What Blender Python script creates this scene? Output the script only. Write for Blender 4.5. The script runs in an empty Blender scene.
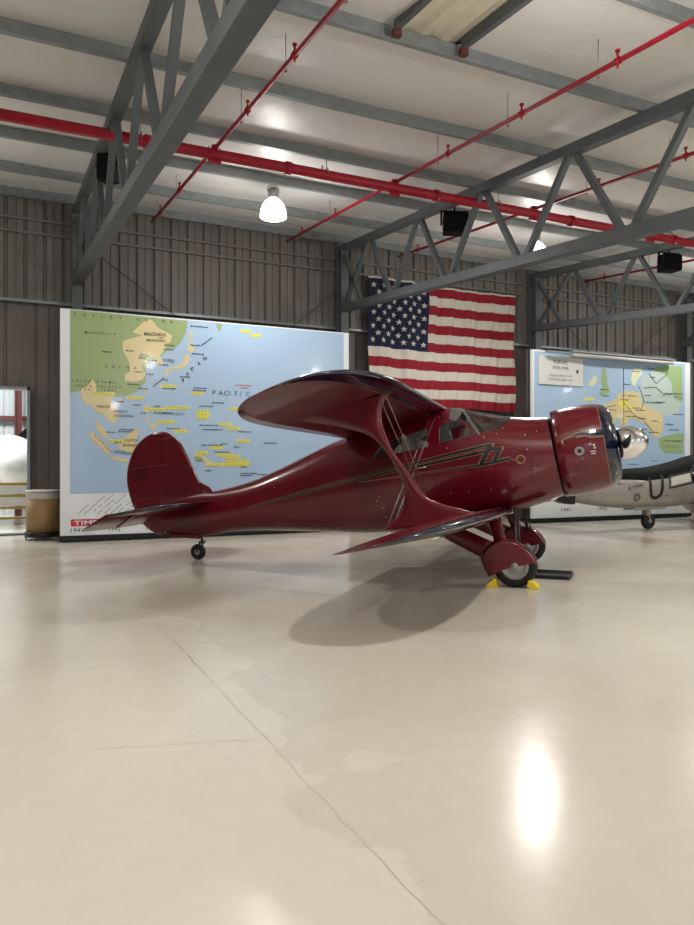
# Hangar with a red staggered-wing biplane. Self-contained bpy script.
DATA='''{"mapL":{"green":[[[0.192,4.697],[2.56,4.669],[2.528,4.42],[2.421,4.202],[2.282,4.053],[2.122,4.01],[2.008,3.865],[1.694,3.671],[1.672,3.306],[1.473,3.079],[1.254,2.984],[0.996,2.982],[0.614,3.077],[0.385,3.075],[0.192,3.005]],[[3.191,4.665],[3.336,4.663],[3.273,4.496],[3.215,4.563]],[[2.766,1.843],[2.879,1.788],[2.955,1.657],[2.813,1.637],[2.69,1.712]]],"tan":[[[1.694,4.636],[1.828,4.615],[1.941,4.465],[2.077,4.407],[2.236,4.327],[2.191,4.185],[2.054,4.129],[2.108,4.041],[2.045,3.968],[1.972,3.862],[2.031,3.76],[2.031,3.692],[1.941,3.65],[1.896,3.752],[1.873,3.828],[1.761,3.849],[1.694,3.899],[1.583,3.914],[1.526,3.833],[1.65,3.814],[1.694,3.74],[1.583,3.665],[1.627,3.576],[1.681,3.466],[1.605,3.348],[1.429,3.294],[1.254,3.321],[1.246,3.442],[1.363,3.516],[1.341,3.695],[1.211,3.956],[1.211,4.136],[1.341,4.191],[1.605,4.279],[1.407,4.331],[1.539,4.477]],[[0.614,3.319],[0.677,3.212],[0.69,3.036],[0.846,2.976],[1.038,2.984],[0.974,2.892],[1.081,2.74],[1.146,2.608],[1.124,2.495],[1.017,2.416],[0.931,2.468],[0.846,2.576],[0.762,2.64],[0.707,2.594],[0.677,2.682],[0.614,2.724],[0.572,2.81],[0.51,2.764],[0.406,2.914],[0.385,3.102],[0.531,3.183]],[[0.677,2.482],[0.762,2.396],[0.846,2.309],[0.91,2.177],[0.902,2.079],[0.825,2.131],[0.698,2.305]],[[0.531,2.258],[0.656,2.207],[0.825,2.042],[0.987,1.844],[0.974,1.754],[0.868,1.82],[0.614,2.061]],[[1.017,1.741],[1.254,1.698],[1.429,1.645],[1.407,1.6],[1.211,1.635],[1.017,1.679]],[[1.097,2.025],[1.227,2.116],[1.358,2.254],[1.489,2.329],[1.56,2.285],[1.489,2.121],[1.489,1.895],[1.358,1.83],[1.141,1.891]],[[2.672,1.833],[2.813,1.816],[2.955,1.732],[3.109,1.601],[3.013,1.581],[2.841,1.75],[2.719,1.749]],[[2.57,4.423],[2.616,4.436],[2.663,4.36],[2.616,4.217],[2.663,4.127],[2.739,4.071],[2.631,3.998],[2.551,4.026],[2.579,4.144],[2.607,4.286]],[[2.514,3.953],[2.593,3.945],[2.598,3.819],[2.537,3.722],[2.421,3.632],[2.236,3.602],[2.099,3.521],[2.067,3.565],[2.145,3.625],[2.328,3.686],[2.444,3.763]],[[2.077,3.547],[2.154,3.533],[2.122,3.458],[2.063,3.473]],[[1.65,3.155],[1.703,3.135],[1.681,3.034],[1.632,3.068]],[[1.124,2.943],[1.211,2.915],[1.176,2.851],[1.112,2.884]],[[1.641,2.828],[1.716,2.844],[1.739,2.672],[1.672,2.661]],[[1.782,2.454],[1.899,2.421],[1.872,2.31],[1.755,2.344]],[[1.684,2.561],[1.738,2.581],[1.773,2.491],[1.72,2.471]]],"yellow":[[[3.734,4.578],[3.954,4.595],[3.954,4.523],[3.734,4.505]],[[3.954,4.499],[4.218,4.519],[4.218,4.446],[3.954,4.426]],[[1.98,3.271],[2.3,3.287],[2.3,3.217],[1.98,3.202]],[[2.625,3.144],[2.908,3.157],[2.908,3.086],[2.625,3.074]],[[0.63,3.047],[1.054,3.065],[1.054,2.998],[0.63,2.98]],[[1.297,2.995],[1.622,3.009],[1.622,2.941],[1.297,2.928]],[[1.648,2.764],[2.071,2.779],[2.071,2.71],[1.648,2.696]],[[2.071,2.816],[2.606,2.835],[2.606,2.765],[2.071,2.747]],[[2.766,2.757],[3.032,2.766],[3.032,2.695],[2.766,2.686]],[[2.747,2.691],[3.042,2.7],[3.042,2.629],[2.747,2.62]],[[2.766,2.626],[3.013,2.633],[3.013,2.562],[2.766,2.555]],[[1.89,2.517],[2.281,2.528],[2.281,2.458],[1.89,2.448]],[[2.254,2.324],[2.55,2.33],[2.55,2.26],[2.254,2.254]],[[3.244,2.498],[3.537,2.505],[3.537,2.434],[3.244,2.427]],[[3.419,2.407],[3.734,2.415],[3.734,2.343],[3.419,2.336]],[[3.488,2.838],[3.734,2.847],[3.734,2.775],[3.488,2.767]],[[3.655,2.134],[3.954,2.139],[3.954,2.067],[3.655,2.063]],[[3.051,1.983],[3.341,1.987],[3.341,1.915],[3.051,1.912]],[[2.766,1.867],[3.003,1.869],[3.003,1.798],[2.766,1.796]],[[3.195,1.824],[3.586,1.827],[3.586,1.755],[3.195,1.752]],[[3.341,1.777],[3.754,1.78],[3.754,1.708],[3.341,1.706]],[[3.39,1.682],[3.934,1.685],[3.934,1.612],[3.39,1.611]],[[2.955,1.614],[3.341,1.616],[3.341,1.544],[2.955,1.544]],[[3.341,1.606],[3.934,1.608],[3.934,1.535],[3.341,1.535]],[[0.926,2.089],[1.314,2.095],[1.314,2.028],[0.926,2.022]],[[1.358,1.862],[1.711,1.865],[1.711,1.797],[1.358,1.794]]],"tick":[[[2.625,4.558],[2.975,4.587],[2.975,4.57],[2.625,4.541]],[[0.799,3.892],[0.969,3.904],[0.969,3.888],[0.799,3.877]],[[1.935,4.263],[2.044,4.271],[2.044,4.255],[1.935,4.246]],[[2.071,4.117],[2.254,4.13],[2.254,4.113],[2.071,4.1]],[[1.271,3.943],[1.445,3.955],[1.445,3.938],[1.271,3.926]],[[1.533,3.807],[1.684,3.816],[1.684,3.8],[1.533,3.79]],[[1.711,3.772],[1.89,3.784],[1.89,3.767],[1.711,3.756]],[[1.445,3.512],[1.622,3.522],[1.622,3.505],[1.445,3.496]],[[1.684,3.48],[1.845,3.489],[1.845,3.472],[1.684,3.463]],[[2.044,4.023],[2.254,4.038],[2.254,4.021],[2.044,4.007]],[[2.625,4.157],[2.813,4.17],[2.813,4.153],[2.625,4.14]],[[2.653,3.972],[2.879,3.987],[2.879,3.97],[2.653,3.955]],[[1.935,3.695],[2.116,3.706],[2.116,3.689],[1.935,3.678]],[[2.392,3.463],[2.597,3.474],[2.597,3.457],[2.392,3.446]],[[2.025,3.379],[2.162,3.386],[2.162,3.37],[2.025,3.363]],[[2.69,3.236],[2.955,3.248],[2.955,3.231],[2.69,3.219]],[[2.672,3.179],[2.936,3.191],[2.936,3.174],[2.672,3.162]],[[3.099,2.933],[3.341,2.943],[3.341,2.926],[3.099,2.916]],[[2.813,2.847],[3.099,2.858],[3.099,2.841],[2.813,2.831]],[[2.813,2.435],[3.195,2.444],[3.195,2.427],[2.813,2.418]],[[2.879,2.342],[3.195,2.35],[3.195,2.332],[2.879,2.325]],[[2.116,2.344],[2.392,2.35],[2.392,2.333],[2.116,2.327]],[[2.86,2.004],[3.321,2.01],[3.321,1.993],[2.86,1.987]],[[3.147,1.856],[3.439,1.859],[3.439,1.842],[3.147,1.839]],[[3.292,2.038],[3.439,2.04],[3.439,2.023],[3.292,2.021]],[[3.586,1.975],[3.734,1.977],[3.734,1.96],[3.586,1.958]],[[3.685,2.313],[3.954,2.318],[3.954,2.301],[3.685,2.295]],[[4.289,2.072],[4.547,2.076],[4.547,2.058],[4.289,2.054]],[[2.719,1.665],[2.86,1.666],[2.86,1.649],[2.719,1.648]],[[3.734,1.391],[4.086,1.39],[4.086,1.372],[3.734,1.373]],[[3.734,1.343],[3.985,1.342],[3.985,1.324],[3.734,1.325]],[[4.136,1.36],[4.392,1.36],[4.392,1.342],[4.136,1.343]],[[1.054,2.033],[1.184,2.035],[1.184,2.019],[1.054,2.017]],[[1.141,2.303],[1.401,2.309],[1.401,2.293],[1.141,2.287]],[[1.123,2.258],[1.401,2.264],[1.401,2.248],[1.123,2.242]],[[1.578,2.658],[1.684,2.661],[1.684,2.645],[1.578,2.641]],[[1.419,2.824],[1.578,2.83],[1.578,2.814],[1.419,2.808]],[[1.845,2.812],[1.953,2.816],[1.953,2.8],[1.845,2.796]],[[1.533,3.173],[1.684,3.18],[1.684,3.163],[1.533,3.156]],[[1.314,3.243],[1.533,3.254],[1.533,3.238],[1.314,3.227]],[[2.044,3.196],[2.254,3.206],[2.254,3.189],[2.044,3.18]],[[3.734,1.535],[3.854,1.535],[3.854,1.518],[3.734,1.518]],[[2.955,1.45],[3.07,1.449],[3.07,1.432],[2.955,1.433]],[[3.147,2.348],[3.341,2.353],[3.341,2.336],[3.147,2.331]],[[4.035,3.027],[4.34,3.04],[4.34,3.022],[4.035,3.01]],[[1.097,2.884],[1.21,2.888],[1.21,2.872],[1.097,2.868]],[[2.025,2.672],[2.208,2.678],[2.208,2.661],[2.025,2.655]],[[0.883,2.244],[1.054,2.248],[1.054,2.231],[0.883,2.228]]],"red":[[[3.616,3.356],[3.995,3.355],[3.995,3.335],[3.616,3.337]],[[3.734,3.294],[3.914,3.293],[3.914,3.274],[3.734,3.275]]]},"txtL":{"SOVIET1":[0.262,4.581],"SOVIET2":[2.191,4.587],"MONG1":[0.468,4.235],"MONG2":[1.073,4.246],"MANCH1":[1.65,4.282],"MANCH2":[2.099,4.294],"CHINA1":[0.859,3.559],"CHINA2":[1.429,3.565],"CBI1":[0.221,3.242],"CBI2":[1.146,3.244],"IND2":[0.266,3.148],"YR":[0.385,3.075],"KOREA1":[2.045,3.766],"KOREA2":[2.282,3.753],"PHIL1":[1.851,2.639],"PHIL2":[2.49,2.64],"THAI1":[0.69,2.735],"THAI2":[0.974,2.736],"FR1":[1.038,2.649],"PAC1":[3.109,3.098],"PAC2":[3.864,3.106],"J":[2.425,3.353],"A":[2.542,3.48],"P":[2.654,3.589],"A2":[2.795,3.714],"N":[2.928,3.84],"SUM1":[0.656,2.15],"SUM2":[0.953,1.821],"BORN":[1.233,2.003],"NEI":[1.038,1.813],"printbr":[6.281,0.931],"tl1":[0.2,0.462],"tl2":[0.2,0.332],"y1":[0.2,0.236],"y2":[0.944,0.226]},"mapR":{"blue":[[[0.467,4.636],[5.738,4.625],[5.738,0.802],[0.467,0.627]]],"pale":[[[3.954,4.112],[4.582,4.376],[4.948,4.297],[5.226,4.112],[5.319,3.649],[5.696,3.497],[5.507,3.121],[4.948,3.037],[4.401,3.152],[3.998,3.399],[3.865,3.718],[4.043,3.889]]],"green":[[[5.272,4.581],[5.696,4.566],[5.696,3.49],[5.46,3.554],[5.319,3.662],[5.226,4.112],[4.948,4.297],[4.401,4.431],[4.582,4.487]],[[4.718,2.37],[5.04,2.475],[5.554,2.552],[5.743,2.535],[5.743,1.95],[4.948,1.943],[4.718,2.172]],[[2.492,4.32],[2.642,4.361],[2.626,4.17],[2.701,4.047],[2.659,3.918],[2.786,3.671],[2.575,3.554],[2.342,3.569],[2.533,3.786],[2.45,3.908]]],"tan":[[[3.083,3.62],[3.385,3.742],[3.865,3.718],[3.998,3.399],[4.311,3.267],[4.856,3.1],[4.902,2.77],[4.81,2.471],[4.627,2.388],[4.491,2.432],[4.221,2.754],[3.777,2.937],[3.515,2.929],[3.385,2.733],[3.515,2.51],[3.385,2.476],[3.212,2.729],[3.083,2.981],[3.041,3.363]],[[2.533,3.28],[3.083,3.524],[3.272,3.23],[3.083,3.096],[2.955,2.786],[2.659,2.778],[2.744,3.034]]],"cream":[[[3.672,4.389],[3.998,4.44],[4.043,4.247],[3.865,4.108],[3.76,3.876],[3.646,3.903],[3.576,4.06]],[[1.996,3.936],[2.201,4.128],[2.309,4.09],[2.259,3.899],[2.119,3.798],[1.971,3.822]],[[3.041,3.056],[3.255,3.082],[3.324,2.956],[3.041,2.903]]],"yellow":[[[1.816,3.453],[2.201,3.488],[2.201,3.406],[1.833,3.373]],[[3.083,3.396],[3.428,3.493],[3.471,3.25],[3.212,3.209]],[[3.515,3.348],[3.733,3.324],[3.707,3.245],[3.515,3.265]]],"tick":[[[2.408,3.739],[2.701,3.751],[2.701,3.735],[2.408,3.723]],[[3.169,3.473],[3.515,3.485],[3.515,3.469],[3.169,3.457]],[[3.646,3.253],[3.954,3.262],[3.954,3.246],[3.646,3.237]],[[3.777,3.193],[4.132,3.203],[4.132,3.187],[3.777,3.177]],[[3.865,2.962],[4.176,2.969],[4.176,2.953],[3.865,2.946]],[[3.385,3.0],[3.733,3.008],[3.733,2.992],[3.385,2.984]],[[4.401,2.899],[4.673,2.905],[4.673,2.888],[4.401,2.883]],[[4.311,2.556],[4.718,2.563],[4.718,2.546],[4.311,2.54]],[[3.91,2.645],[4.221,2.65],[4.221,2.634],[3.91,2.629]],[[4.994,2.816],[5.319,2.822],[5.319,2.806],[4.994,2.799]],[[5.133,2.653],[5.507,2.659],[5.507,2.643],[5.133,2.636]],[[2.492,3.56],[2.744,3.568],[2.744,3.553],[2.492,3.544]],[[3.298,3.928],[3.515,3.936],[3.515,3.92],[3.298,3.911]],[[3.646,4.313],[3.954,4.328],[3.954,4.312],[3.646,4.297]],[[4.221,4.437],[4.491,4.451],[4.491,4.434],[4.221,4.42]],[[4.356,4.189],[4.536,4.197],[4.536,4.18],[4.356,4.173]],[[4.948,3.73],[5.696,3.76],[5.696,3.743],[4.948,3.713]],[[4.902,2.317],[5.696,2.327],[5.696,2.31],[4.902,2.3]],[[4.132,3.642],[4.401,3.652],[4.401,3.635],[4.132,3.626]],[[4.582,3.464],[4.948,3.476],[4.948,3.459],[4.582,3.447]],[[5.319,3.125],[5.696,3.135],[5.696,3.118],[5.319,3.108]],[[4.132,3.427],[4.764,3.449],[4.764,3.432],[4.132,3.41]],[[4.401,1.718],[4.582,1.717],[4.582,1.701],[4.401,1.702]],[[3.515,1.618],[3.865,1.617],[3.865,1.6],[3.515,1.602]],[[3.341,3.14],[3.558,3.145],[3.558,3.129],[3.341,3.124]],[[2.744,3.171],[2.998,3.177],[2.998,3.161],[2.744,3.155]]]},"mapRg2":[],"rudder":[[-5.866,2.103],[-6.057,2.077],[-6.23,1.987],[-6.385,1.837],[-6.492,1.618],[-6.541,1.398],[-6.531,1.195],[-6.483,1.01],[-6.404,0.825],[-6.288,0.625],[-6.172,0.51],[-6.007,0.414],[-5.828,0.377],[-5.809,0.802],[-5.847,1.467]],"fin":[[-5.866,2.103],[-5.772,2.093],[-5.659,2.03],[-5.518,1.921],[-5.453,1.813],[-5.331,1.59],[-5.198,1.336],[-5.092,1.167],[-4.976,1.086],[-4.867,1.045],[-5.066,0.847],[-5.809,0.768],[-5.847,1.467]],"strut":[[-1.282,2.259],[-1.299,2.108],[-1.271,1.912],[-1.182,1.705],[-1.093,1.575],[-0.983,1.429],[-0.896,1.297],[-0.794,1.181],[-0.654,1.119],[-0.482,1.069],[-0.291,1.02],[-0.343,0.967],[-1.248,0.785],[-1.226,0.894],[-1.126,0.983],[-1.06,1.081],[-1.038,1.199],[-1.071,1.371],[-1.137,1.511],[-1.226,1.651],[-1.327,1.771],[-1.44,1.871],[-1.633,1.928],[-1.633,2.005]]}'''
LPOW=(200,290,290)
WSTR=.62
WCOL=(.78,.88,1.)
FARPOW=560
EXPO=0.22
import bpy, bmesh, math, random, json
from mathutils import Vector, Matrix
from mathutils.bvhtree import BVHTree
SC=bpy.context.scene; COL=SC.collection
random.seed(7)
D=json.loads(DATA)

# ---------------------------------------------------------------- materials
def mat(name, col, rough=.5, metal=0., spec=.5, coat=0., emit=None, es=0., trans=0., alpha=1., bump=None, var=None, ior=1.45):
    m=bpy.data.materials.new(name); m.use_nodes=True
    nt=m.node_tree; b=nt.nodes['Principled BSDF']
    b.inputs['Base Color'].default_value=(*col,1); b.inputs['Roughness'].default_value=rough
    b.inputs['Metallic'].default_value=metal; b.inputs['Specular IOR Level'].default_value=spec
    b.inputs['Coat Weight'].default_value=coat; b.inputs['Coat Roughness'].default_value=.04
    b.inputs['IOR'].default_value=ior
    if trans: b.inputs['Transmission Weight'].default_value=trans
    if alpha<1: b.inputs['Alpha'].default_value=alpha
    if emit: b.inputs['Emission Color'].default_value=(*emit,1); b.inputs['Emission Strength'].default_value=es
    tc=nt.nodes.new('ShaderNodeTexCoord')
    if var:   # (scale, amount) colour variation
        n=nt.nodes.new('ShaderNodeTexNoise'); n.inputs['Scale'].default_value=var[0]; n.inputs['Detail'].default_value=5
        nt.links.new(tc.outputs['Object'],n.inputs['Vector'])
        r=nt.nodes.new('ShaderNodeMapRange'); r.inputs['From Min'].default_value=.3; r.inputs['From Max'].default_value=.7
        r.inputs['To Min'].default_value=1-var[1]; r.inputs['To Max'].default_value=1+var[1]
        nt.links.new(n.outputs['Fac'],r.inputs['Value'])
        h=nt.nodes.new('ShaderNodeHueSaturation'); h.inputs['Color'].default_value=(*col,1)
        nt.links.new(r.outputs[0],h.inputs['Value']); nt.links.new(h.outputs[0],b.inputs['Base Color'])
    if bump:  # (scale, strength, distance)
        n=nt.nodes.new('ShaderNodeTexNoise'); n.inputs['Scale'].default_value=bump[0]; n.inputs['Detail'].default_value=4
        nt.links.new(tc.outputs['Object'],n.inputs['Vector'])
        u=nt.nodes.new('ShaderNodeBump'); u.inputs['Strength'].default_value=bump[1]; u.inputs['Distance'].default_value=bump[2]
        nt.links.new(n.outputs['Fac'],u.inputs['Height']); nt.links.new(u.outputs[0],b.inputs['Normal'])
    return m
def lin(r,g,b):
    f=lambda c:(c/255/12.92 if c/255<=.04045 else ((c/255+.055)/1.055)**2.4)
    return (f(r),f(g),f(b))
M={}
M['red']=mat('maroon_paint',lin(94,7,23),.22,coat=.6,var=(1.2,.05))
M['red_fabric']=mat('maroon_doped_fabric',lin(90,8,23),.3,coat=.35,bump=(3,.08,.01))
M['navy']=mat('navy_paint',lin(14,21,42),.15,coat=.8)
M['gold']=mat('gold_pinstripe',lin(140,112,84),.45)
M['black']=mat('black_paint',lin(14,14,17),.35)
M['rubber']=mat('tyre_rubber',lin(22,22,24),.75,var=(8,.2))
M['hub']=mat('wheel_alloy',lin(150,148,142),.4,metal=.6)
M['chrome']=mat('polished_metal',(.86,.85,.83),.09,metal=1.,bump=(6,.03,.01))
M['dark']=mat('dark_interior',lin(14,13,13),.8,spec=.2)
M['engine']=mat('engine_metal',lin(60,58,56),.45,metal=.6)
M['cabin']=mat('cabin_lining',lin(196,192,184),.8)
M['seat']=mat('seat_leather',lin(170,160,148),.6)
M['glass']=mat('window_glass',(.93,.96,.95),.02,trans=1.,ior=1.12)
M['frame']=mat('window_frame_grey',lin(120,122,120),.3,metal=.5)
M['wire']=mat('steel_wire',lin(160,155,150),.35,metal=.8)
M['white']=mat('white_laminate',lin(226,230,232),.25,coat=.2)
M['yellow']=mat('yellow_paint',lin(214,186,40),.5,var=(10,.1))
M['steel']=mat('grey_primer_steel',lin(88,94,96),.5,var=(2.5,.12),bump=(25,.1,.002))
M['galv']=mat('galvanised_steel',lin(138,144,145),.42,metal=.25,var=(5,.13))
M['redpipe']=mat('red_pipe_paint',lin(160,18,40),.4,var=(6,.1))
M['brownred']=mat('oxide_red_bracket',lin(96,48,44),.6)
M['speaker']=mat('speaker_black',lin(10,11,12),.7,spec=.2)
M['cable']=mat('dark_cable',lin(50,48,46),.6)
M['lamphouse']=mat('lamp_housing',lin(170,170,168),.4,metal=.5)
M['shade']=mat('lamp_prismatic_shade',lin(240,238,230),.2,emit=(1,.95,.86),es=4)
M['bulb']=mat('lamp_mouth',(1,1,1),.3,emit=(1,.95,.85),es=6)
M['kraft']=mat('fibre_drum_kraft',lin(150,120,78),.6,var=(4,.08))
M['drumlid']=mat('drum_white_band',lin(205,200,190),.5)
M['silver']=mat('bare_aluminium',lin(158,153,146),.38,metal=.6,var=(1.6,.1),bump=(2,.1,.01))
M['olive']=mat('dark_olive_paint',lin(14,18,17),.7,spec=.15,var=(2,.15))
M['whitepaint']=mat('white_aircraft_paint',lin(228,230,226),.25,coat=.4)
M['brass']=mat('brass_rail',lin(170,140,70),.35,metal=.6)
M['wallbright']=mat('pale_metal_siding',lin(185,190,190),.5)
M['gutterw']=mat('white_trim',lin(200,198,190),.5)
M['flagred']=mat('flag_red_cloth',lin(140,24,38),.85,var=(4,.08))
M['flagwhite']=mat('flag_white_cloth',lin(206,200,190),.85,var=(4,.05))
M['flagblue']=mat('flag_blue_cloth',lin(24,30,58),.85,var=(4,.08))
def pm(n,c): M[n]=mat(n,lin(*c),.22,coat=.25)
pm('map_water',(166,192,217)); pm('map_green',(152,170,118)); pm('map_tan',(216,200,150)); pm('map_yellow',(224,218,104)); pm('map_ink',(58,64,70))
pm('map_rose',(204,120,130)); pm('map_red',(200,44,44)); pm('map_pale',(182,198,190)); pm('map_cream',(214,218,184)); pm('map_green2',(152,178,128)); pm('map_paper',(214,214,208)); pm('map_grey',(120,124,130)); pm('map_blueink',(60,86,130))

M['map_olive']=mat('map_olive',lin(170,160,60),.4)
M['navlight_green']=mat('green_glass',lin(30,120,90),.1,coat=.5)
M['navlight_red']=mat('red_glass',lin(160,20,20),.1,coat=.5)
M['joint']=mat('floor_joint',lin(140,130,114),.5)
M['joint2']=mat('floor_hairline',lin(178,168,150),.5)
def floor_mat():
    m=bpy.data.materials.new('polished_coated_concrete'); m.use_nodes=True; nt=m.node_tree; b=nt.nodes['Principled BSDF']; N=nt.nodes; Lk=nt.links
    tc=N.new('ShaderNodeTexCoord')
    def noise(sc,det=5,dist=0):
        n=N.new('ShaderNodeTexNoise'); n.inputs['Scale'].default_value=sc; n.inputs['Detail'].default_value=det; n.inputs['Distortion'].default_value=dist
        Lk.new(tc.outputs['Object'],n.inputs['Vector']); return n
    def rng(src,a,b_,c,d):
        r=N.new('ShaderNodeMapRange'); r.inputs['From Min'].default_value=a; r.inputs['From Max'].default_value=b_; r.inputs['To Min'].default_value=c; r.inputs['To Max'].default_value=d
        Lk.new(src,r.inputs['Value']); return r.outputs[0]
    def mul(a,b_):
        x=N.new('ShaderNodeMath'); x.operation='MULTIPLY'; Lk.new(a,x.inputs[0]); Lk.new(b_,x.inputs[1]); return x.outputs[0]
    def add(a,b_,op='ADD'):
        x=N.new('ShaderNodeMath'); x.operation=op
        Lk.new(a,x.inputs[0])
        if isinstance(b_,(int,float)): x.inputs[1].default_value=b_
        else: Lk.new(b_,x.inputs[1])
        return x.outputs[0]
    sep=N.new('ShaderNodeSeparateXYZ'); Lk.new(tc.outputs['Object'],sep.inputs[0])
    # coat edge: two pours of coating meet roughly along the joint
    wob=noise(1.1,6,.6); w=rng(wob.outputs['Fac'],.25,.75,-.45,.45)
    edge=rng(add(sep.outputs['X'],w),1.44,1.48,1.04,.955)
    big=rng(noise(.35,4).outputs['Fac'],.3,.7,.95,1.05); fine=rng(noise(7,8).outputs['Fac'],.3,.7,.975,1.025)
    v=mul(mul(edge,big),fine)
    h=N.new('ShaderNodeHueSaturation'); h.inputs['Color'].default_value=(*lin(201,193,178),1); Lk.new(v,h.inputs['Value'])
    # specks / scuffs
    sp=noise(34,2); spm=rng(sp.outputs['Fac'],.755,.77,0,.35)
    mx=N.new('ShaderNodeMix'); mx.data_type='RGBA'; Lk.new(spm,mx.inputs['Factor']); Lk.new(h.outputs[0],mx.inputs['A']); mx.inputs['B'].default_value=(*lin(120,108,90),1)
    Lk.new(mx.outputs['Result'],b.inputs['Base Color'])
    Lk.new(rng(noise(.9,6,.8).outputs['Fac'],.3,.7,.15,.25),b.inputs['Roughness'])
    bp=N.new('ShaderNodeBump'); bp.inputs['Strength'].default_value=.6; bp.inputs['Distance'].default_value=.004
    Lk.new(add(noise(2.2,3).outputs['Fac'],mul(noise(26,3,.6).outputs['Fac'],rng(noise(.6).outputs['Fac'],.35,.65,.06,.5))),bp.inputs['Height'])
    Lk.new(bp.outputs[0],b.inputs['Normal'])
    b.inputs['Specular IOR Level'].default_value=.36
    return m
M['floor']=floor_mat()
def ceil_mat():
    m=mat('vinyl_faced_insulation',lin(226,224,222),.42,bump=(1.6,.55,.05)); return m
M['ceil']=ceil_mat()
def wall_mat(n,c):
    return mat(n,lin(*c),.5,var=(.8,.1))
M['wall']=wall_mat('brown_grey_metal_siding',(122,117,111)); M['walldark']=wall_mat('dark_brown_door_siding',(98,91,84))
M['skylight']=mat('fibreglass_skylight',lin(214,208,186),.6,var=(6,.05))

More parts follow.
